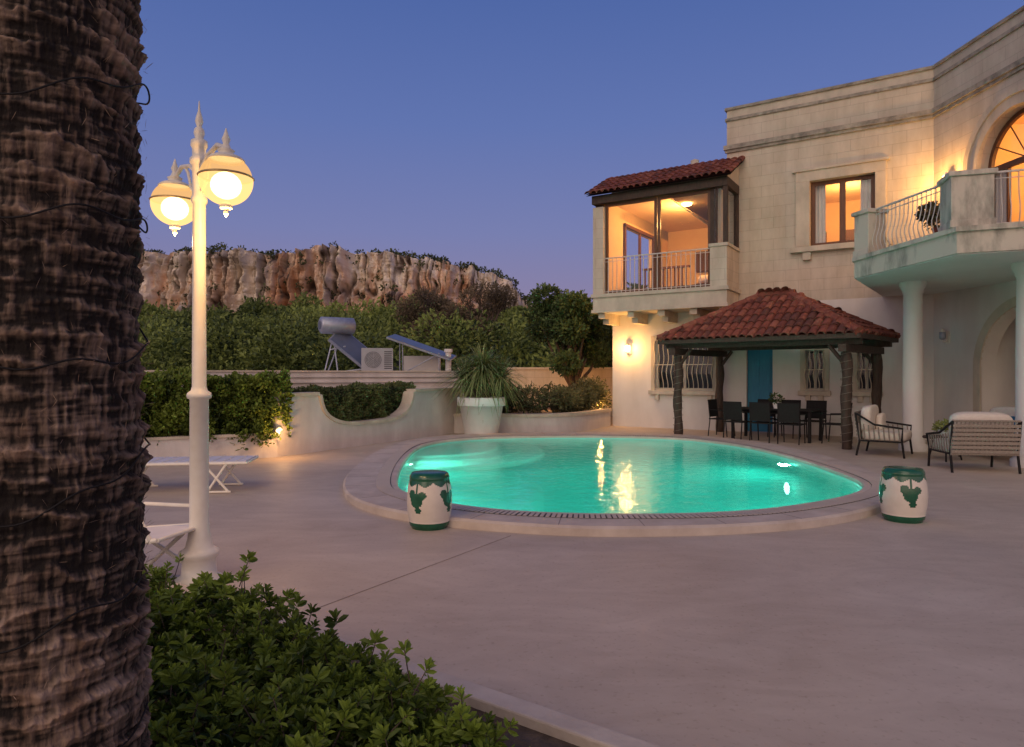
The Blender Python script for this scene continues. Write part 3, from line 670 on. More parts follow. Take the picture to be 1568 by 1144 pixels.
mb.box(-.36,4.30,-.37,-.345,2.33,2.43);mb.box(-.36,4.30,2.65,2.675,2.33,2.43);mb.box(-.375,-.35,-.345,2.65,2.33,2.43);mb.box(4.29,4.315,-.345,2.65,2.33,2.43)
for i in range(9): mb.box(.1+i*.45,.17+i*.45,-.34,2.64,2.382,2.43)
for x,y in ((0,0),(3.94,0),(0,2.3),(3.94,2.3)):
    zs=np.linspace(0,2.06,14); mb.tube([(x+.012*math.sin(z*5),y+.012*math.cos(z*4),z) for z in zs],[.105+.012*math.sin(z*9+x) for z in zs],10)
    sx=1 if x<2 else -1
    mb.tube([(x,y,1.75),(x+sx*.35,y,2.2)],.045,6)
mb.obj('timber_frame',M_darkwood,perg,PG)
mb=MB()
for x,y in ((3.94,0),(0,0)):
    mb.tube([(x+.12*math.cos(a),y+.12*math.sin(a),.05+2*a/75) for a in np.linspace(0,75,260)],.005,4)
mb.obj('string_light_cable',mat('pale_cable',(.18,.16,.13),(.25,.22,.18),bump=0),perg,PG)

# ------------------------------------------------------------------ dining set
def dining_chair(x,y,ang):
    M=frame(x,y,ang); mb=MB()
    for sx in (-.23,.23):
        mb.tube([(sx,-.24,0),(sx,-.2,.44)],.014,6); mb.tube([(sx,.27,0),(sx,.22,.44),(sx,.27,.92)],.014,6)
        mb.tube([(sx,-.21,.44),(sx*1.1,-.2,.66),(sx*1.1,.23,.68)],.013,6)
    mb.box(-.25,.25,-.24,.24,.43,.455)
    mb.obox((0,.25,.7),(.235,0,0),(0,.005,0),(0,.025,.21)); 
    mb.tube([(-.24,.272,.92),(.24,.272,.92)],.014,6)
    e=empty('dining_chair',(x,y,0)); mb.obj('chair_frame',M_black,e,M)
def Pg(x,y): v=PG@Vector((x,y,0)); return v.x,v.y
tx,ty=Pg(2.0,1.15)
e=empty('dining_table',(tx,ty,0)); mb=MB()
TM=frame(tx,ty,pa); mb.box(-1.0,1.0,-.45,.45,.72,.75)
for sx in(-.92,.92):
    for sy in(-.38,.38): mb.box(sx-.03,sx+.03,sy-.03,sy+.03,0,.72)
mb.box(-.9,.9,-.36,-.33,.66,.72);mb.box(-.9,.9,.33,.36,.66,.72); mb.obj('table',M_black,e,TM)
for k in (-.62,0,.62):
    x,y=Pg(2.0+k+.03*k,1.15-.72); dining_chair(x,y,pa+math.pi+.15*k)
    x,y=Pg(2.0+k,1.15+.72); dining_chair(x,y,pa)
x,y=Pg(.62,1.15); dining_chair(x,y,pa+math.pi/2)
x,y=Pg(3.38,1.15); dining_chair(x,y,pa-math.pi/2)
M_fol1=leaf_mat('shrub_leaves',(.010,.022,.006),(.085,.13,.03),ns=1.2)
fp=empty('flower_pot',(tx,ty,.75)); mb=MB(); mb.lathe([(.05,.75),(.08,.9),(.07,.9)],(tx,ty,0),14); mb.obj('pot',M_pot,fp)
r=np.random.default_rng(5); P,D,S=blob_points(r,[((tx,ty,1.0),.14)],-160); leaves('leaves',P,D,np.full(len(P),.06),.5,M_fol1,S,fp)
fp=empty('balcony_plant',(7.75,12.3,3.94)); mb=MB(); mb.lathe([(.1,3.94),(.16,4.2),(.17,4.22),(.14,4.22),(0,4.18)],(7.75,12.3,0),16); mb.obj('pot',M_t[0],fp)
P,D,S=blob_points(r,[((7.75,12.3,4.42),.26),((7.65,12.5,4.55),.18)],-320); leaves('leaves',P,D,np.full(len(P),.09),.45,leaf_mat('balcony_plant_leaves',(.03,.04,.015),(.2,.16,.09),ns=3),S,fp)

# ------------------------------------------------------------------ lounge furniture
M_teal=mat('blue_pillow',(.02,.12,.22),(.03,.16,.28),rough=.9)
def armchair(x,y,ang,w=.42,name='woven_armchair',pillow=M_cush):
    M=frame(x,y,ang); e=empty(name,(x,y,0)); mb=MB()
    for s_ in (-1,1):
        mb.tube([(s_*w,-.4,0),(s_*w,-.36,.33),(s_*w*1.08,-.38,.56),(s_*w*1.1,.1,.62),(s_*w,.42,.82)],.02,6)
        mb.tube([(s_*w,.42,0),(s_*w,.36,.3),(s_*w,.44,.84)],.02,6); mb.tube([(s_*w,-.37,.3),(s_*w,.38,.3)],.018,6)
        for k in range(9): yy=-.33+k*.085; mb.tube([(s_*w,yy,.3),(s_*w*1.08,yy+.02,.57+max(0,yy)*.2)],.012,4,1)
    for z,yy in ((.3,.38),(.3,-.37),(.84,.44)): mb.tube([(-w,yy,z),(w,yy,z)],.02,6,1)
    n_=int(w*2/.06)
    for k in range(n_+1): xx=-w+k*2*w/n_; mb.tube([(xx,.38,.28),(xx,.44,.84)],.011,4,1)
    for z in (.34,.41,.48,.55,.62,.69,.76): mb.obox((0,.40+(z-.3)*.1,z),(w,0,0),(0,.008,0),(0,0,.024),1)
    mb.obj('frame',[M_black,M_rope],e,M)
    mb=MB(); mb.box(-w+.01,w-.01,-.36,.36,.29,.31); mb.cushion((0,-.03,.40),(w-.02,.40,.10)); mb.cushion((0,.27,.70),(w-.03,.11,.27),ay=(0,1,-.2),e=.45)
    mb.obj('cushions',M_cush,e,M)
    mb=MB(); mb.cushion((w*.3,.10,.62),(.22,.07,.19),ay=(0,1,-.3),e=.5); mb.obj('pillow',pillow,e,M)
armchair(7.35,13.45,R(52),.48)
armchair(7.65,11.35,R(172),.5)
armchair(9.1,12.6,R(-80),.6,'woven_sofa',M_teal)
e=empty('coffee_table',(8.0,12.6,0)); mb=MB(); mb.lathe([(0,.4),(.36,.4),(.37,.42),(.36,.44),(0,.44)],(8.0,12.6,0),24,1)
for k in range(3):
    a=k*2.09; mb.tube([(8+.3*math.cos(a),12.6+.3*math.sin(a),0),(8+.2*math.cos(a),12.6+.2*math.sin(a),.4)],.015,6)
mb.obj('table',[M_black,M_darkwood],e)
fp=empty('table_plant',(8,12.6,.44)); mb=MB(); mb.lathe([(.05,.44),(.12,.52),(.13,.56)],(8.0,12.6,0),14); mb.obj('bowl',M_pot,fp)
P,D,S=blob_points(r,[((8.0,12.6,.62),.17)],-260,flat=.6); leaves('leaves',P,D,np.full(len(P),.06),.6,leaf_mat('pale_leaves',(.1,.12,.03),(.35,.38,.12)),S,fp)

# ------------------------------------------------------------------ ceramic stools
M_cer=mat('ceramic_white',(.62,.56,.46),(.70,.64,.54),scale=6,rough=.25,bump=.05,spec=.6)
M_cerg=mat('ceramic_green',(.006,.07,.035),(.012,.11,.055),scale=10,rough=.2,bump=.05,spec=.6)
def stool(x,y,ph):
    e=empty('ceramic_garden_stool',(x,y,0)); mb=MB(); prof=[(.185,0),(.19,.02)]
    for i in range(1,50):
        z=.02+.53*i/50; prof.append((.19+.045*math.sin(math.pi*(z-.0)/.57)+( .006 if z<.075 or z>.51 else 0),z))
    prof+=[(.195,.555),(.185,.57),(.12,.578),(0,.58)]
    def fn(th,z):
        th=(th+ph)%(2*math.pi)
        if z<.075: return 1
        if z>.565: return 1
        if z>.49-.045*abs(math.sin(th*4)): return 1
        for k in range(4):
            d=(th-k*math.pi/2+math.pi)%(2*math.pi)-math.pi
            if abs(d)<.65:
                if ((d/.32)**2+((z-.31)/.075)**2)<1: return 1
                if ((d+.26)/.2)**2+((z-.37)/.045)**2<1 or ((d-.28)/.2)**2+((z-.36)/.04)**2<1: return 1
                if abs(d)<.05 and .2<z<.5: return 1
                if ((d-.08)/.16)**2+((z-.21)/.035)**2<1: return 1
        return 0
    mb.lathe(prof,(0,0,0),128,0,True,fn); mb.obj('body',[M_cer,M_cerg],e,frame(x,y,0))
stool(-.86,7.12,.5); stool(4.27,7.45,.2)

# ------------------------------------------------------------------ street lamp
lx,ly=-2.41,5.26; lamp=empty('garden_lamp_post',(lx,ly,0)); mb=MB()
mb.lathe([(.17,0),(.17,.03),(.13,.05),(.12,.17),(.135,.19),(.145,.215),(.145,.235),(.12,.25),(.10,.27),(.085,.33),(.075,.40),(.07,.48),(.068,1.40),(.085,1.41),(.09,1.43),(.085,1.45),(.06,1.47),(.052,1.5),
 (.047,2.9),(.06,2.92),(.06,2.95),(.05,2.97),(.05,3.2),(.068,3.22),(.068,3.25),(.05,3.27),(.05,3.33),(.062,3.35),(.06,3.39),(.03,3.41),(.04,3.45),(.035,3.48),(.018,3.50),(.03,3.54),(.022,3.58),(.01,3.62),(.003,3.70)],(lx,ly,0),28)
gp=[(-2.04,4.87,2.98),(-2.78,5.63,3.0)]
for gx,gy,gz in gp:
    v=Vector((gx-lx,gy-ly,0))
    c=Vector((lx,ly,0))
    mb.tube([c+Vector((0,0,3.13)),c+v*.35+Vector((0,0,3.24)),c+v*.7+Vector((0,0,3.27)),c+v*.95+Vector((0,0,3.22)),Vector((gx,gy,3.17))],.018,8)
    mb.tube([c+Vector((0,0,2.97)),c+v*.3+Vector((0,0,3.05)),c+v*.45+Vector((0,0,3.2)),c+v*.6+Vector((0,0,3.27))],.012,8)
    mb.lathe([(.122,.125),(.128,.133),(.11,.15),(.085,.163),(.055,.17),(.05,.19),(.06,.2),(.035,.215),(.02,.25),(.03,.28),(.018,.31),(.003,.36)],(gx,gy,gz+.01),28)
    mb.lathe([(.183,-.008),(.192,.0),(.183,.008)],(gx,gy,gz+.02),28,1)
    mb.lathe([(.0,-.27),(.012,-.25),(.022,-.235),(.012,-.22),(.04,-.205),(.045,-.185),(.03,-.17),(.03,-.16)],(gx,gy,gz),16)
mb.obj('post',[M_cream,mat('brass_band',(.45,.32,.14),(.55,.4,.2),metal=.5,rough=.4,bump=0)],lamp)
for i,(gx,gy,gz) in enumerate(gp):
    mb=MB(); rg=.183; mb.lathe([(rg*math.cos(a),rg*math.sin(a)*.98) for a in np.linspace(-math.pi/2+.15,.1,14)],(gx,gy,gz),32)
    mb.lathe([(rg*math.cos(a)*.985,rg*math.sin(a)*.98) for a in np.linspace(.1,.95,8)],(gx,gy,gz),32,1)
    mb.obj('globe',[M_lampE,M_gtop],lamp)
    mb=MB(); mb.lathe([(.105*math.cos(a),.095*math.sin(a)) for a in np.linspace(-math.pi/2,math.pi/2,12)],(gx,gy,gz-.04),20); mb.obj('bulb',M_core,lamp)
    light('globe_light','POINT',(gx,gy,gz-.34),34,(1,.54,.18),lamp,.04)

# ------------------------------------------------------------------ palm trunk
palm=empty('palm_tree',(-1.31,1.9,0))
nu,nv=560,1250; th=np.linspace(0,2*np.pi,nu,endpoint=False)[None,:]; z=np.linspace(-.05,5.4,nv)[:,None]
TH=th+0*z; Z=z+0*th; U=TH/(2*np.pi)
zz=Z/.078+1.0*U+ 1.3*fbm(U*5,Z*1.6,11,3,5)+.8*fbm(U*14,Z*5,14,3,14)+.35*fbm(U*60,Z*12,15,3,60)
row=np.floor(zz); k=zz-row
amp=.15+1.2*vn(U*9+0*Z,row*3.7,21,9)*(.5+vn(U*23,Z*7,22,23))
cell=(U*13+2.1*vn(U*0+.3,row*5.3,24)+1.2*fbm(U*8,Z*6,25,2,8)); cf=cell-np.floor(cell); groove=np.exp(-(np.minimum(cf,1-cf)/.05)**2)
prof=np.where(k<.82,(k/.82)**1.8,(1-k)/.18)
fib=fbm(U*150,Z*14,31,3,150); fib2=fbm(U*26,Z*95,41,3,26); rag=vn(U*170,Z*40,51,170)
rad=.234+.008*np.sin(Z*2.1)+.014*fbm(U*5,Z*2,61,3,5)+ .022*prof*amp*(1-.3*groove)+.011*(fib-.5)+.014*(fib2-.5)+.008*prof*(rag-.5)
rad=rad+.05*np.exp(-Z/.25)
V=np.stack([rad*np.cos(TH),rad*np.sin(TH),Z],-1).reshape(-1,3)
sh=np.clip(.05+.52*prof**1.4*amp+1.0*(fib-.45)+1.1*(fib2-.5)-.15*groove*(1-prof)-.6*(vn(U*7,Z*4,71,7)-.5),0,1)
M_palm=mat('palm_bark',(.21,.125,.08),(.42,.31,.23),scale=14,rough=.95,bump=.7,bscale=170,stretch=(1,1,.35),shade=(.011,.0075,.0055),bdist=.007)
np_mesh('trunk',V,grid_faces(nu,nv,True),M_palm,sh.ravel(),palm,True,frame(-1.31,1.9,0))
r=np.random.default_rng(9); nf=2600; a=r.random(nf)*2*np.pi; zf=r.random(nf)*5; P=np.stack([-1.31+.255*np.cos(a),1.9+.255*np.sin(a),zf],1)
D=np.stack([np.cos(a)*.3+r.normal(size=nf)*.4,np.sin(a)*.3+r.normal(size=nf)*.4,r.normal(size=nf)*.8+.2],1)
leaves('fibres',P,D,.015+.025*r.random(nf),.05,M_palm,.5+.5*r.random(nf),palm,3)
mb=MB(); pts=[]
for a in np.linspace(0,60,900): 
    rr=.264+.004*math.sin(a*3.3); pts.append((-1.31+rr*math.cos(a),1.9+rr*math.sin(a),.3+a*.055+.03*math.sin(a*1.7)+.012*math.sin(a*7)))
mb.tube(pts,.0028,5); mb.obj('fairy_light_cable',M_black,palm)
r=np.random.default_rng(12); P=[];D=[];LL=[]; mb=MB()
for i in range(26):
    a=i*2.399; el=.35+.9*(i/26); pts=[]
    for t_ in np.linspace(0,1,14):
        rr=.15+2.1*t_*math.cos(el*.6); zf=5.4+2.2*t_*math.sin(el)-.9*t_*t_
        pts.append((-1.31+rr*math.cos(a),1.9+rr*math.sin(a),zf))
    mb.tube(pts,[.025*(1-.8*t_) for t_ in np.linspace(0,1,14)],6)
    for t_ in np.linspace(.15,1,60):
        f=t_*13; i0=min(12,int(f)); p=np.array(pts[i0])*(1-(f-i0))+np.array(pts[i0+1])*(f-i0)
        for s_ in(-1,1):
            P.append(p); D.append([math.cos(a)*.5-s_*math.sin(a),math.sin(a)*.5+s_*math.cos(a),.25]); LL.append(.5*math.sin(math.pi*min(1,t_*.9+.1))+.1)
M_frond=leaf_mat('frond_leaves',(.02,.04,.01),(.07,.11,.03))
mb.obj('frond_stems',M_frond,palm); leaves('fronds',np.array(P),np.array(D),np.array(LL),.06,M_frond,r.random(len(P)),palm,4)

# ------------------------------------------------------------------ planting bed foreground
bed=empty('planting_bed_kerb',(-1,3,0)); mb=MB()
p0=Vector((.95,2.43,0)); p1=Vector((-2.9,5.19,0)); d=(p1-p0).normalized(); nn=Vector((d.y,-d.x,0)) 
if nn.y<0: nn=-nn
mb.prism([(p0.x,p0.y),(p1.x,p1.y),(p1.x-6,p1.y-1),(-6,-1),(.95,-1)],.0,.05,1)
mb.obox((p0+p1)/2+Vector((0,0,.05)),d*(p1-p0).length/2,nn*.06,Vector((0,0,.05)),0)
mb.obj('kerb',[M_coping,M_soil],bed,bevel=.01)
M_fg=leaf_mat('pittosporum_leaves',(.015,.036,.008),(.19,.27,.04),rough=.42,ns=2.5,tr=.2)
bush=empty('foreground_shrub',(-1,3,0)); r=np.random.default_rng(21)
mounds=[(-1.55,3.55,.42,.56),(-1.12,3.25,.32,.47),(-.78,3.0,.32,.42),(-1.95,3.2,.5,.52),(-1.3,2.6,.55,.46),(-.75,2.5,.42,.42),(-.42,2.62,.20,.48),(-.13,2.42,.16,.42),(-.35,2.15,.4,.36),(-.85,1.9,.5,.30),(-2.3,3.9,.5,.46),(-.58,2.85,.18,.40),(-1.9,2.3,.5,.45),(.0,2.05,.25,.28),(-2.6,3.0,.6,.5),(.05,2.3,.16,.26)]
P=[];D=[];LL=[];SS=[]; mb=MB()
for (mx,my,mr,mh) in mounds:
    nt_=int(950*mr*mr)+55
    for i in range(nt_):
        dd=rdir(r,1)[0]; dd[2]=abs(dd[2])*1.0 if r.random()<.85 else dd[2]*.5
        rr=(.76+.30*r.random()**1.5)*(1+.25*math.sin(dd[0]*7+mx*9)*math.sin(dd[1]*6+my*5)); layer=r.random()
        if layer<.35: rr*=.75
        tip=np.array([mx,my,mh*.35])+dd*np.array([mr*rr,mr*rr,mh*.65*rr*(1.0 if layer<.9 else 1.18)]); 
        if (tip[0]+1.31)**2+(tip[1]-1.9)**2<.3**2: continue
        ax=unit((dd*np.array([1,1,1])+np.array([0,0,.55])+r.normal(size=3)*.25)[None])[0]
        if i%3==0 or layer>.9: mb.tube([tuple(tip-ax*.16),tuple(tip)],[.003,.002],4)
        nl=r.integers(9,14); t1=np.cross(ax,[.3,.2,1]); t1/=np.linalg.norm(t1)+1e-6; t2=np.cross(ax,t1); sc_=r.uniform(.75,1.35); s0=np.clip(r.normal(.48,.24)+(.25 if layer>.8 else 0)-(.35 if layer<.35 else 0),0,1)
        for q in range(nl):
            a=q*2.4+r.random()*.4; f=q/nl
            dq=(t1*math.cos(a)+t2*math.sin(a))*(1-.65*f)+ax*(.15+1.1*f)
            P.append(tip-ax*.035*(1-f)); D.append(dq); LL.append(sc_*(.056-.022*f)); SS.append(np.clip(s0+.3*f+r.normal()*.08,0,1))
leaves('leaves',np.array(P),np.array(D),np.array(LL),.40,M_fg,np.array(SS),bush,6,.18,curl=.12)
mb.obj('twigs',M_bark,bush)
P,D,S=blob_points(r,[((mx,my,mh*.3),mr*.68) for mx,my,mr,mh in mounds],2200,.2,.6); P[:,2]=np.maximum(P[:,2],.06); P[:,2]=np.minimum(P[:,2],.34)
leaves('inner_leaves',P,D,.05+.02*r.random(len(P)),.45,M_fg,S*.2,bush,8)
# fallen leaves and litter on the soil
nl_=700; P=np.stack([r.uniform(-3,.6,nl_),r.uniform(1.6,4.2,nl_),np.full(nl_,.058)],1); keep=(P[:,1]<2.43+(.95-P[:,0])*.717-.12)
P=P[keep]; D=np.stack([r.normal(size=len(P)),r.normal(size=len(P)),r.normal(size=len(P))*.1+.1],1)
leaves('leaf_litter',P,D,.03+.03*r.random(len(P)),.4,leaf_mat('dry_litter',(.05,.035,.02),(.2,.14,.08)),r.random(len(P)),bush,9)

# ------------------------------------------------------------------ hedges & garden walls
M_hedge=leaf_mat('hedge_leaves',(.018,.036,.008),(.23,.31,.05),rough=.5,ns=1.5,tr=.2)
def hedge(name,M,x0,x1,y0,y1,z0,z1,n,ls,m,seed=0,amp=.15,droop=0):
    r=np.random.default_rng(seed); e=empty(name,M@Vector(((x0+x1)/2,(y0+y1)/2,z0)))
    X=r.uniform(x0,x1,n);Y=r.uniform(y0,y1,n);Zz=r.uniform(z0,z1,n)
    face=r.random(n); 
    Y=np.where(face<.5,y0+np.abs(r.normal(size=n))*.10,Y); Zz=np.where((face>=.5)&(face<.9),z1-np.abs(r.normal(size=n))*.08,Zz)
    bmp=fbm(X*1.8+seed,Zz*2+Y,81+seed,3)-.5; b2=fbm(X*6+seed,Zz*6+Y*3,83+seed,2)-.5
    Y=Y-np.where(face<.5,(bmp*2*amp*1.3+b2*amp),0); Zz=Zz+np.where((face>=.5)&(face<.9),bmp*2*amp+b2*amp,0)
    if droop: Y=np.where((Zz<z0+.3)&(face<.5),Y-droop*(fbm(X*2,Zz,90,2)>.5),Y); Zz=np.where(face<.12,Zz-droop*r.random(n)*(fbm(X*3,Zz,91,2)>.5),Zz)
    P=np.stack([X,Y,Zz],1); D=r.normal(size=(n,3))*.7+np.where(face[:,None]<.5,np.array([[0,-1,.3]]),np.array([[0,-.2,1]]))
    S=np.clip(r.normal(.45,.2,n)+bmp*1.3+b2*.8,0,1)
    leaves('leaves',P,D,ls*(.6+.8*r.random(n)),.5,m,S,e,seed,M=M)
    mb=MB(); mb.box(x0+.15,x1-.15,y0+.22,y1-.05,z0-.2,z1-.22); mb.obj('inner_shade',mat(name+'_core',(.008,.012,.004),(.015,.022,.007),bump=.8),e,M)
    return e
PW=frame(-4.49,13.06,math.atan2(1.12,2.07)); WW=frame(-4.49,13.06,math.atan2(5.34,3.01))
pw=empty('hedge_planter_wall',(-5.5,12.5,0)); mb=MB(); mb.box(-6,0,0,.22,0,.42); mb.box(-6,.03,-.03,.25,.42,.47,1); mb.box(-6,0,.22,1.8,0,.4)
mb.obj('wall',[M_wallw,M_trim],pw,PW)
hedge('clipped_hedge',PW,-6,.25,.08,1.6,.38,1.48,40000,.085,M_hedge,1,.28,.22)
gw=empty('curved_garden_wall',(-3,15.7,0)); mb=MB(); n_=120; qs=np.linspace(0,6.3,n_)
def wt(q):
    a=abs((q-2.65)/1.56)
    return 1.15 if a>=1 else .47+.68*(1-(1-a**3.2)**(1/2.4))
vs=[];fs=[]
for q in qs:
    zt=wt(q); vs+=[(q,0,0),(q,0,zt),(q,.22,zt),(q,.22,0)]
for i in range(n_-1):
    o=i*4; fs+=[(o,o+4,o+5,o+1),(o+1,o+5,o+6,o+2),(o+2,o+6,o+7,o+3)]
fs+=[(0,1,2,3),((n_-1)*4+3,(n_-1)*4+2,(n_-1)*4+1,(n_-1)*4)]
mb.add(vs,fs); mb.obj('wall',M_wallw,gw,WW)
mb=MB()
for i in range(n_-1):
    a,b_=qs[i],qs[i+1]; za,zb=wt(a),wt(b_); 
    dz=(zb-za);dx=b_-a; ln=math.hypot(dx,dz); nx,nz=-dz/ln*.07,dx/ln*.07
    P4=[(a,za),(b_,zb),(b_+nx,zb+nz),(a+nx,za+nz)]
    mb.add([(x,-.05,z_) for x,z_ in P4]+[(x,.27,z_) for x,z_ in P4],[(0,1,2,3),(7,6,5,4),(0,1,5,4),(3,2,6,7),(0,3,7,4),(1,2,6,5)])
mb.obj('coping',M_trim,gw,WW)
hedge('hedge_in_wall_scoop',WW,.85,4.6,.30,1.1,.5,1.24,20000,.075,leaf_mat('hedge2_leaves',(.018,.028,.012),(.17,.20,.07),ns=1.5),2,.2)
pl=empty('garden_step_lamp',(-4.5,13.0,.5)); mb=MB(); mb.lathe([(.02,0),(.02,.06),(.06,.07),(.07,.09),(.03,.13),(0,.14)],(-4.42,12.96,.45),12); mb.lathe([(.0,.02),(.035,.03),(.035,.065)],(-4.42,12.9,.47),12,1); mb.obj('lamp_body',[M_cream,M_bulb2],pl)
light('step_lamp_light','POINT',(-4.28,12.78,.50),16,(1,.5,.18),pl,.04)
NBF=frame(-9.5,15.3,math.atan2(.519,.855)); nb=empty('neighbour_low_house',(-5,20,0)); mb=MB()
mb.box(0,9.8,0,7,0,1.5); mb.box(-.05,9.85,-.08,0.0,1.36,1.44); mb.box(-.05,9.85,-.06,.2,1.5,1.64); mb.box(9.6,9.85,.2,7,1.5,1.64)
mb.box(5.5,9.5,-1.2,-.02,0,.9); 
mb.obj('walls',M_wallw,nb,NBF)
mb=MB(); mb.box(-.1,9.9,-.1,.24,1.64,1.68); mb.obj('roof_edge',M_trim,nb,NBF)
sh_=empty('solar_water_heater',(-4.9,20.5,1.6)); mb=MB()
ax=Vector((.74,.2,-.64)).normalized(); sd=Vector((.3,.85,.42)).normalized(); nm=ax.cross(sd).normalized(); sd=nm.cross(ax).normalized()
if nm.z<0: nm=-nm
cpt=Vector((-4.72,20.4,2.32)); mb.obox(cpt,ax*.74,sd*.42,nm*.04,0); mb.obox(cpt+nm*.045,ax*.70,sd*.38,nm*.004,1)
tk=Vector((-5.20,20.3,3.02)); dv=Vector((.8,.55,0)).normalized()
mb.tube([tk-dv*.52,tk-dv*.48,tk+dv*.48,tk+dv*.52],[.18,.25,.25,.18],20,0); mb.tube([tk-dv*.535,tk-dv*.525],.12,14,1)
for a_,b_ in (((-5.5,20.0,1.6),(-5.25,20.2,2.85)),((-5.1,20.0,1.6),(-5.3,20.2,2.85)),((-5.6,20.7,1.6),(-5.1,20.6,2.85)),((-4.25,20.2,1.6),(-4.25,20.3,1.95)),((-5.5,20,1.6),(-4.2,20.1,1.75)),((-5.35,20.1,2.3),(-4.9,20.1,2.4))): mb.tube([a_,b_],.022,6)
mb.obj('tank_and_panel',[M_metal,M_panel],sh_)
ac=empty('air_conditioner_unit',(-4,20,1.6)); mb=MB(); mb.box(-.45,.45,-.17,.17,.05,.72); mb.box(-.4,-.3,-.15,.15,0,.05);mb.box(.3,.4,-.15,.15,0,.05)
for kk in range(1,7): mb.tube([( -.12+.27*math.cos(a)*kk/7,-.185,.38+.27*math.sin(a)*kk/7) for a in np.linspace(0,2*math.pi,20)],.005,4,1)
for kk in range(9): mb.box(.2,.42,-.176,-.17,.12+kk*.06,.145+kk*.06,1)
mb.obj('casing',[mat('grey_casing',(.32,.32,.33),(.38,.38,.39),bump=0),M_dark],ac,frame(-3.95,20.0,.2,1.62),bevel=.01)
s2=empty('solar_panel',(-2.8,20.5,1.6)); mb=MB(); mb.obox((-2.75,20.9,2.40),Vector((.93,.1,-.33)),Vector((.05,.42,.06)),Vector((.012,-.006,.035)),1); mb.obox((-2.75,20.9,2.40),Vector((.95,.1,-.337)),Vector((.05,.44,.065)),Vector((.008,-.004,.025)),0)
for a_,b_ in (((-3.3,20.6,1.6),(-3.3,20.6,2.6)),((-2.2,20.6,1.6),(-2.2,20.6,2.2)),((-3.3,20.6,1.6),(-2.2,20.6,2.2)),((-3.5,21.3,1.6),(-3.5,21.3,2.65))): mb.tube([a_,b_],.02,6)
mb.box(-3.4,-2.3,21.4,22.0,1.6,2.15,2); mb.tube([(-1.95,20.9,1.6),(-1.95,20.9,2.25)],.09,12,2); mb.tube([(-1.95,20.9,2.25),(-1.95,20.9,2.35)],.13,12,2)
mb.obj('panel_and_vent',[M_metal,M_panel,M_plaster],s2)
yp=empty('potted_yucca',(-.78,17.4,0)); mb=MB(); mb.lathe([(.40,0),(.42,.03),(.555,.78),(.60,.78),(.615,.80),(.62,.98),(.60,1.0),(.55,1.0),(.54,.9),(0,.9)],(-.78,17.4,0),40); mb.obj('pot',M_pot,yp)
mb=MB(); heads=[((-.75,17.4,1.7),1.2,620),((-.3,17.3,1.5),1.0,260),((-1.2,17.5,1.5),1.05,280)]
for c,_,_2 in heads: mb.tube([(-.78,17.4,.88),((c[0]-.78)/2,(c[1]+17.4)/2,(c[2]+.9)/2),c],[.1,.09,.08],8)
mb.obj('stems',M_bark,yp); r=np.random.default_rng(33)
V_=[];F_=[];S_=[]
for c,sz,kn in heads:
    for i in range(kn):
        dd=rdir(r,1)[0]; dd[2]=dd[2]*.75+.42; dd/=np.linalg.norm(dd); ln=sz*r.uniform(.7,1.05); sd_=np.cross(dd,[0,0,1]); sd_/=np.linalg.norm(sd_)+1e-6
        o=len(V_); s0=r.random(); pr=np.array(c)+r.normal(size=3)*.04
        for jj,t_ in enumerate((0,.35,.7,1)):
            p=pr+dd*ln*t_+np.array([0,0,-.42*ln*t_**2.2]); ww=.018*(1-t_**2)+.001; V_+= [p-sd_*ww,p+sd_*ww]; S_+= [s0,s0]
        F_+= [[o+2*jj,o+2*jj+1,o+2*jj+3,o+2*jj+2] for jj in range(3)]
np_mesh('leaves',np.array(V_),np.array(F_),leaf_mat('yucca_leaves',(.09,.14,.05),(.36,.42,.17),ns=2),np.array(S_),yp)
lw=empty('low_planter_wall',(1.5,18.5,0)); path=[(-1.6,18.3),(-.6,18.1),(.27,17.95),(1.2,18.2),(1.9,18.8),(2.5,19.8),(3.0,20.8)]
pp=[]
for i in range(len(path)-1):
    p0_=np.array(path[max(i-1,0)]);p1_=np.array(path[i]);p2_=np.array(path[i+1]);p3_=np.array(path[min(i+2,len(path)-1)])
    for t_ in np.arange(8)/8: pp.append(.5*((2*p1_)+(-p0_+p2_)*t_+(2*p0_-5*p1_+4*p2_-p3_)*t_*t_+(-p0_+3*p1_-3*p2_+p3_)*t_**3))
pp.append(np.array(path[-1])); pp=np.array(pp); tn=np.gradient(pp,axis=0); tn/=np.linalg.norm(tn,axis=1,keepdims=True); nr=np.stack([tn[:,1],-tn[:,0]],1)
def strip(mb,pp,nr,a,b_,z0,z1,mi):
    vs=[];k=len(pp)
    for i in range(k):
        p=pp[i]-nr[i]*b_;q=pp[i]-nr[i]*a; vs+=[(q[0],q[1],z0),(q[0],q[1],z1),(p[0],p[1],z1),(p[0],p[1],z0)]
    fs=[]
    for i in range(k-1):
        o=i*4; fs+=[(o,o+4,o+5,o+1),(o+1,o+5,o+6,o+2),(o+2,o+6,o+7,o+3)]
    mb.add(vs,fs,mi)
mb=MB(); strip(mb,pp,nr,0,.25,0,.45,0); strip(mb,pp,nr,-.04,.29,.45,.53,1); mb.obj('wall',[M_wallw,M_trim],lw)
mb=MB(); mb.prism([(-1.5,18.4),(.3,18.15),(1.8,19),(2.9,21),(3.2,25),(-1.5,25)],0.0,.4); o=mb.obj('soil_bed',M_soil,lw)
r=np.random.default_rng(44); bl=[]
for i in range(34):
    x=r.uniform(-1.1,2.6); y0_=18.5+max(0,x-1.2)*1.35; y=y0_+r.uniform(.2,1.6); bl.append(((x,y,r.uniform(.6,1.1)),r.uniform(.22,.5),r.uniform(-.35,.35)))
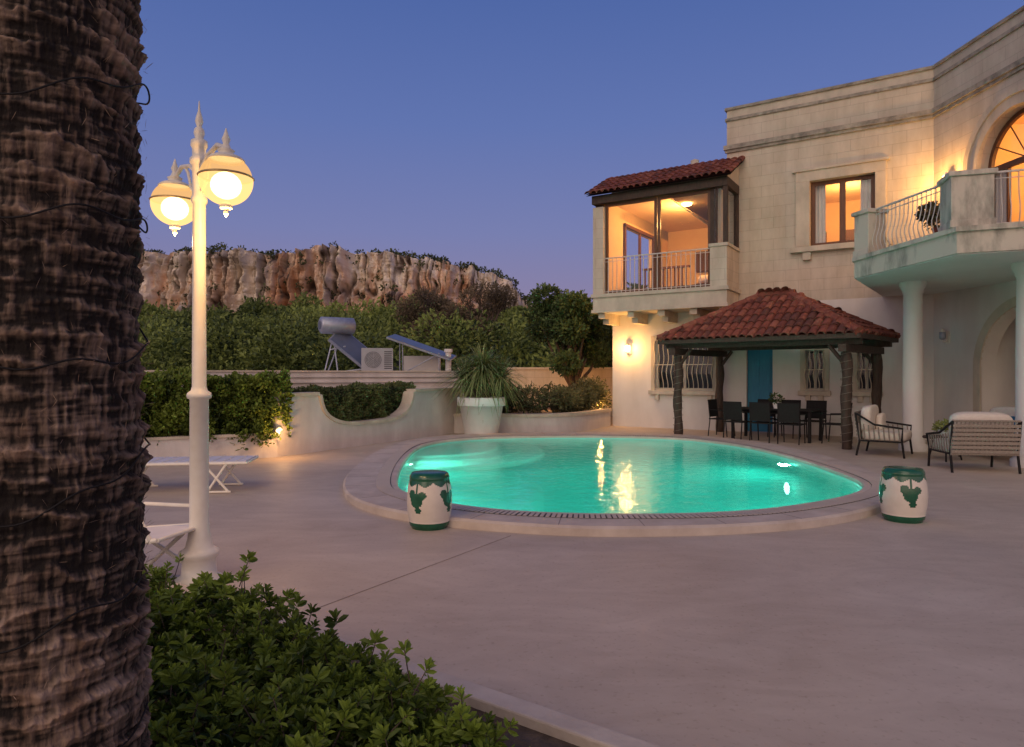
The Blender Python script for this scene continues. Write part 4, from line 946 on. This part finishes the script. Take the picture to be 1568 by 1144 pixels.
e=empty('back_shrubs',(1,19,.4)); P,D,S=blob_points(r,bl,3000,.5); leaves('leaves',P,D,.07+.07*r.random(len(P)),.35,leaf_mat('back_shrub_leaves',(.02,.03,.013),(.20,.19,.08),ns=1.2),S,e,4)
bw_=empty('back_garden_wall',(2,25,0)); mb=MB(); mb.box(-2,9,25.2,25.5,0,1.75); mb.box(-2,9,25.15,25.55,1.75,1.83); mb.obj('wall',M_stone,bw_)
for i,(x,y,p) in enumerate(((1.3,22.2,30),(2.75,21.3,55),(2.3,23.6,40),(.2,23.8,16))):
    e=empty('garden_uplight',(x,y,.4)); mb=MB(); mb.lathe([(.05,0),(.06,.1),(.05,.11)],(x,y,.4),12); mb.lathe([(.045,.105),(0,.11)],(x,y,.4),12,1); mb.obj('fitting',[M_black,M_bulb2],e)
    light('uplight','POINT',(x,y,.68),p,(1,.45,.13),e,.05)
# ------------------------------------------------------------------ loungers
M_sling=mat('sling_fabric',(.62,.60,.62),(.7,.68,.7),rough=.8,bump=.1)
def lounger(x,y,ang):
    e=empty('sun_lounger',(x,y,0)); M=frame(x,y,ang); mb=MB()
    for s_ in(-.33,.33):
        mb.tube([(-.95,s_,.40),(.95,s_,.40)],.022,8,0); mb.tube([(-.75,s_,.4),(-.45,s_,.02)],.018,8); mb.tube([(-.45,s_,.4),(-.75,s_,.02)],.018,8)
        mb.tube([(.7,s_,.4),(.45,s_,.02)],.018,8); mb.tube([(.4,s_,.4),(.72,s_,.02)],.018,8); mb.tube([(-.75,s_,.02),(-.4,s_,.02)],.016,6);mb.tube([(.42,s_,.02),(.75,s_,.02)],.016,6)
    for x_ in(-.95,.95,-.6,.55): mb.tube([(x_,-.33,.40),(x_,.33,.40)],.018,8)
    mb.box(-.93,.93,-.31,.31,.405,.425,1)
    for k in range(12): mb.box(-.9+k*.155,-.88+k*.155,-.315,.315,.425,.43,0)
    mb.obj('frame',[M_cream,M_sling],e,M)
lounger(-4.55,9.35,R(8))
def folding_chair(x,y,ang):
    e=empty('folding_deck_chair',(x,y,0)); M=frame(x,y,ang); mb=MB()
    for s_ in(-.28,.28):
        mb.tube([(-.6,s_,.55),(-.2,s_,.34),(.55,s_,.42)],.018,8); mb.tube([(.4,s_,.4),(-.05,s_,.015)],.018,8); mb.tube([(-.15,s_,.36),(.5,s_,.015)],.018,8); mb.tube([(-.05,s_*1.1,.55),(.45,s_*1.1,.55),(.5,s_,.4)],.016,8); mb.tube([(-.05,s_,.55),(-.05,s_,.02)],.014,6)
    for x_,z_ in((.5,.02),(-.05,.02),(.55,.42),(-.6,.55)): mb.tube([(x_,-.28,z_),(x_,.28,z_)],.016,8)
    mb.add([(-.6,-.27,.56),(-.6,.27,.56),(-.2,.27,.35),(-.2,-.27,.35),(.55,.27,.43),(.55,-.27,.43)],[(0,1,2,3),(3,2,4,5)],1)
    mb.obj('frame',[M_cream,M_sling],e,M)
folding_chair(-2.98,5.2,R(-12))
# ------------------------------------------------------------------ trees
M_olive=leaf_mat('carob_leaves',(.014,.028,.010),(.13,.19,.06),ns=.8,tr=.15)
r=np.random.default_rng(55); bl=[]
for i in range(20):
    a=r.random()*6.28; h_=r.random(); bl.append(((1.95+1.2*math.cos(a)*math.sqrt(r.random())*(1.15-.5*h_),23.4+1.0*math.sin(a),1.9+2.3*h_),r.uniform(.38,.62)))
tree('carob_tree',(2.0,23.4,.3),bl,3400,.13,M_olive,.14,7)
bl=[]
for i in range(14):
    a=r.random()*6.28; bl.append(((4.3+1.3*math.cos(a)*r.random(),25.5+1.0*math.sin(a),2.2+2.4*r.random()),r.uniform(.5,.8)))
tree('carob_tree',(4.2,25.6,.3),bl,1500,.15,M_olive,.14,8)
M_brown=leaf_mat('dry_tree_leaves',(.055,.043,.026),(.25,.19,.11),ns=.6,tr=.1)
for cx_,cy_,hh,sd in ((-4.7,40,6.8,1),(-2.0,38,6.8,2)):
    bl=[]
    for i in range(22):
        a=r.random()*6.28; h_=r.random(); bl.append(((cx_+1.7*math.cos(a)*math.sqrt(r.random()),cy_+1.4*math.sin(a),2.6+(hh-3.2)*h_),r.uniform(.45,.8)))
    tree('dry_tree',(cx_,cy_,.5),bl,1150,.16,M_brown,.2,60+sd,wr=.3,inner=.3)
# hill terrain
def hz(x,y): 
    base=np.clip(y-29,0,100)*.118
    fall=1/(1+np.exp((x-20)/9)); return base*(.35+.65*fall)+1.3*(fbm(x*.05+20,y*.05+9,101,4)-.5)*np.clip((y-29)/20,0,1)-.3*(y<29.5)
gx=np.linspace(-220,160,240);gy=np.linspace(28.5,260,150); GX,GY=np.meshgrid(gx,gy); GZ=hz(GX,GY)
np_mesh('hill',np.stack([GX,GY,GZ],-1).reshape(-1,3),grid_faces(240,150),mat('hill_scrub',(.07,.08,.035),(.26,.21,.14),scale=.25,rough=1,bump=.6,bscale=2,bdist=.5),None,None,True)
# cliff
nx_,nf_,nb_=1000,190,40
X=np.linspace(-150,34,nx_)[None,:]
Tx=[-150,-90,-73,-56,-45.5,-37.8,-36.4,-23,-18,-10.5,-5.5,-.5,2,6,14,26,34]; Tz=[22.5,23.8,24.3,23.8,23.7,23.6,25.2,25.0,23.8,23.4,22.3,21,17.5,15,13,10,8]
T=np.interp(X,Tx,Tz)+.9*(fbm(X*.25,X*0,110,4)-.5)*1.2+.5*(vn(X*.6,X*0,112)>.55)
v=np.linspace(0,1,nf_)[:,None]; B=np.interp(X,[-150,-20,-5,34],[7,7,6,3]); Zc=B+(T-B)*v
lean=np.interp(X,[-30,-14,5],[3,12,24]); 
crag=fbm(X*.14,Zc*.03,120,5); rid=np.abs(fbm(X*.42,Zc*.05,130,4)-.5)*2; fine=fbm(X*1.6,Zc*.7,140,4); strata=fbm(X*.05,Zc*.9,150,3); crk=np.abs(fbm(X*.75,Zc*.08,133,3)-.5)*2
ledge=np.floor(v*3.2+.6*fbm(X*.09,X*0+7,165,3))/3.2
Yc=127+lean*(.45*v**1.5+.55*ledge)+13*(crag-.5)-5.5*(1-rid)**2+2.2*(fine-.5)+1.4*(strata-.5)+2.2*np.exp(-(crk/.08)**2)
tal=np.clip(.34-v+.25*(fbm(X*.08,X*0+3,160,3)-.5),0,1); Yc=Yc-tal*28
vb=np.linspace(0,1,nb_+1)[1:,None]; Yb=Yc[-1:]+vb*60; Zb=T+1.2*(fbm(X*.1,Yb*.1,170,3)-.5)*np.clip(vb*6,0,1)-vb*vb*2
Xa=np.vstack([X+0*v+1.2*(fbm(Zc*.4,X*.2,180,2)-.5),X+0*vb]); Ya=np.vstack([Yc,Yb]);Za=np.vstack([Zc,Zb])
shc=np.clip(.92+1.4*(rid-.25)*(rid<.25)+.9*(fine-.5)+.5*(strata-.5)+.6*(crag-.5)-.8*np.exp(-(crk/.09)**2),0,1); shc=np.vstack([shc,np.full((nb_,nx_),.7)])
M_cliff=mat('cliff_rock',(.72,.62,.50),(.66,.36,.19),scale=.10,rough=.95,bump=.5,bscale=1.6,bdist=.4,stretch=(1,1,.45),shade=(.10,.07,.055),p0=.45,p1=.62,detail=9)
np_mesh('cliff',np.stack([Xa,Ya,Za],-1).reshape(-1,3),grid_faces(nx_,nf_+nb_),M_cliff,shc.ravel(),None,True)
# hillside vegetation
M_for=leaf_mat('hillside_leaves',(.028,.050,.012),(.27,.33,.08),ns=.12,tr=.2)
r=np.random.default_rng(77); bl=[]
for i in range(250):
    d_=30+54*r.random()**1.2; x=r.uniform(-.66*d_-4,.14*d_+3); 
    R0=r.uniform(1.0,2.7)*(1+.004*d_); H0=r.uniform(1.0,4.0)*(.7+.12*R0); zb=float(hz(np.array([x]),np.array([d_]))[0])
    if -7<x<0 and 33<d_<44: continue
    if d_>65: H0*=.75
    off=r.uniform(-.42,.42)
    for q in range(6): bl.append(((x+r.normal()*R0*.42,d_+r.normal()*R0*.3,zb+H0*(.3+.65*r.random())),R0*r.uniform(.3,.62),off+r.normal()*.08))
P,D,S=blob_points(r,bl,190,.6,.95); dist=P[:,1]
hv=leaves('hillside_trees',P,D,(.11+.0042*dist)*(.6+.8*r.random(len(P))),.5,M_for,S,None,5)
bl=[]
for i in range(330):
    x=r.uniform(-95,12); k_=r.random()
    if k_<.5:
        d_=r.uniform(80,112); zb=float(hz(np.array([x]),np.array([d_]))[0])
    else:
        ix=int(np.clip((x+150)/184*nx_,0,nx_-1)); d_=float(Yc[-1,ix])+r.uniform(.3,7); zb=float(T[0,ix])-.3
    bl.append(((x,d_,zb+.4),r.uniform(.4,1.2) if k_<.96 else 1.9))
for i in range(160):
    ix=r.integers(300,nx_-60); iv=r.integers(50,nf_-5); bl.append(((float(Xa[iv,ix]),float(Ya[iv,ix])-.1,float(Za[iv,ix])),r.uniform(.2,.7)))
P,D,S=blob_points(r,bl,75,.5,.75); leaves('cliff_scrub',P,D,.45*(.6+.8*r.random(len(P))),.6,leaf_mat('scrub_leaves',(.022,.03,.014),(.12,.14,.05),ns=.1),S,None,6)
print('OBJ',len(bpy.data.objects))
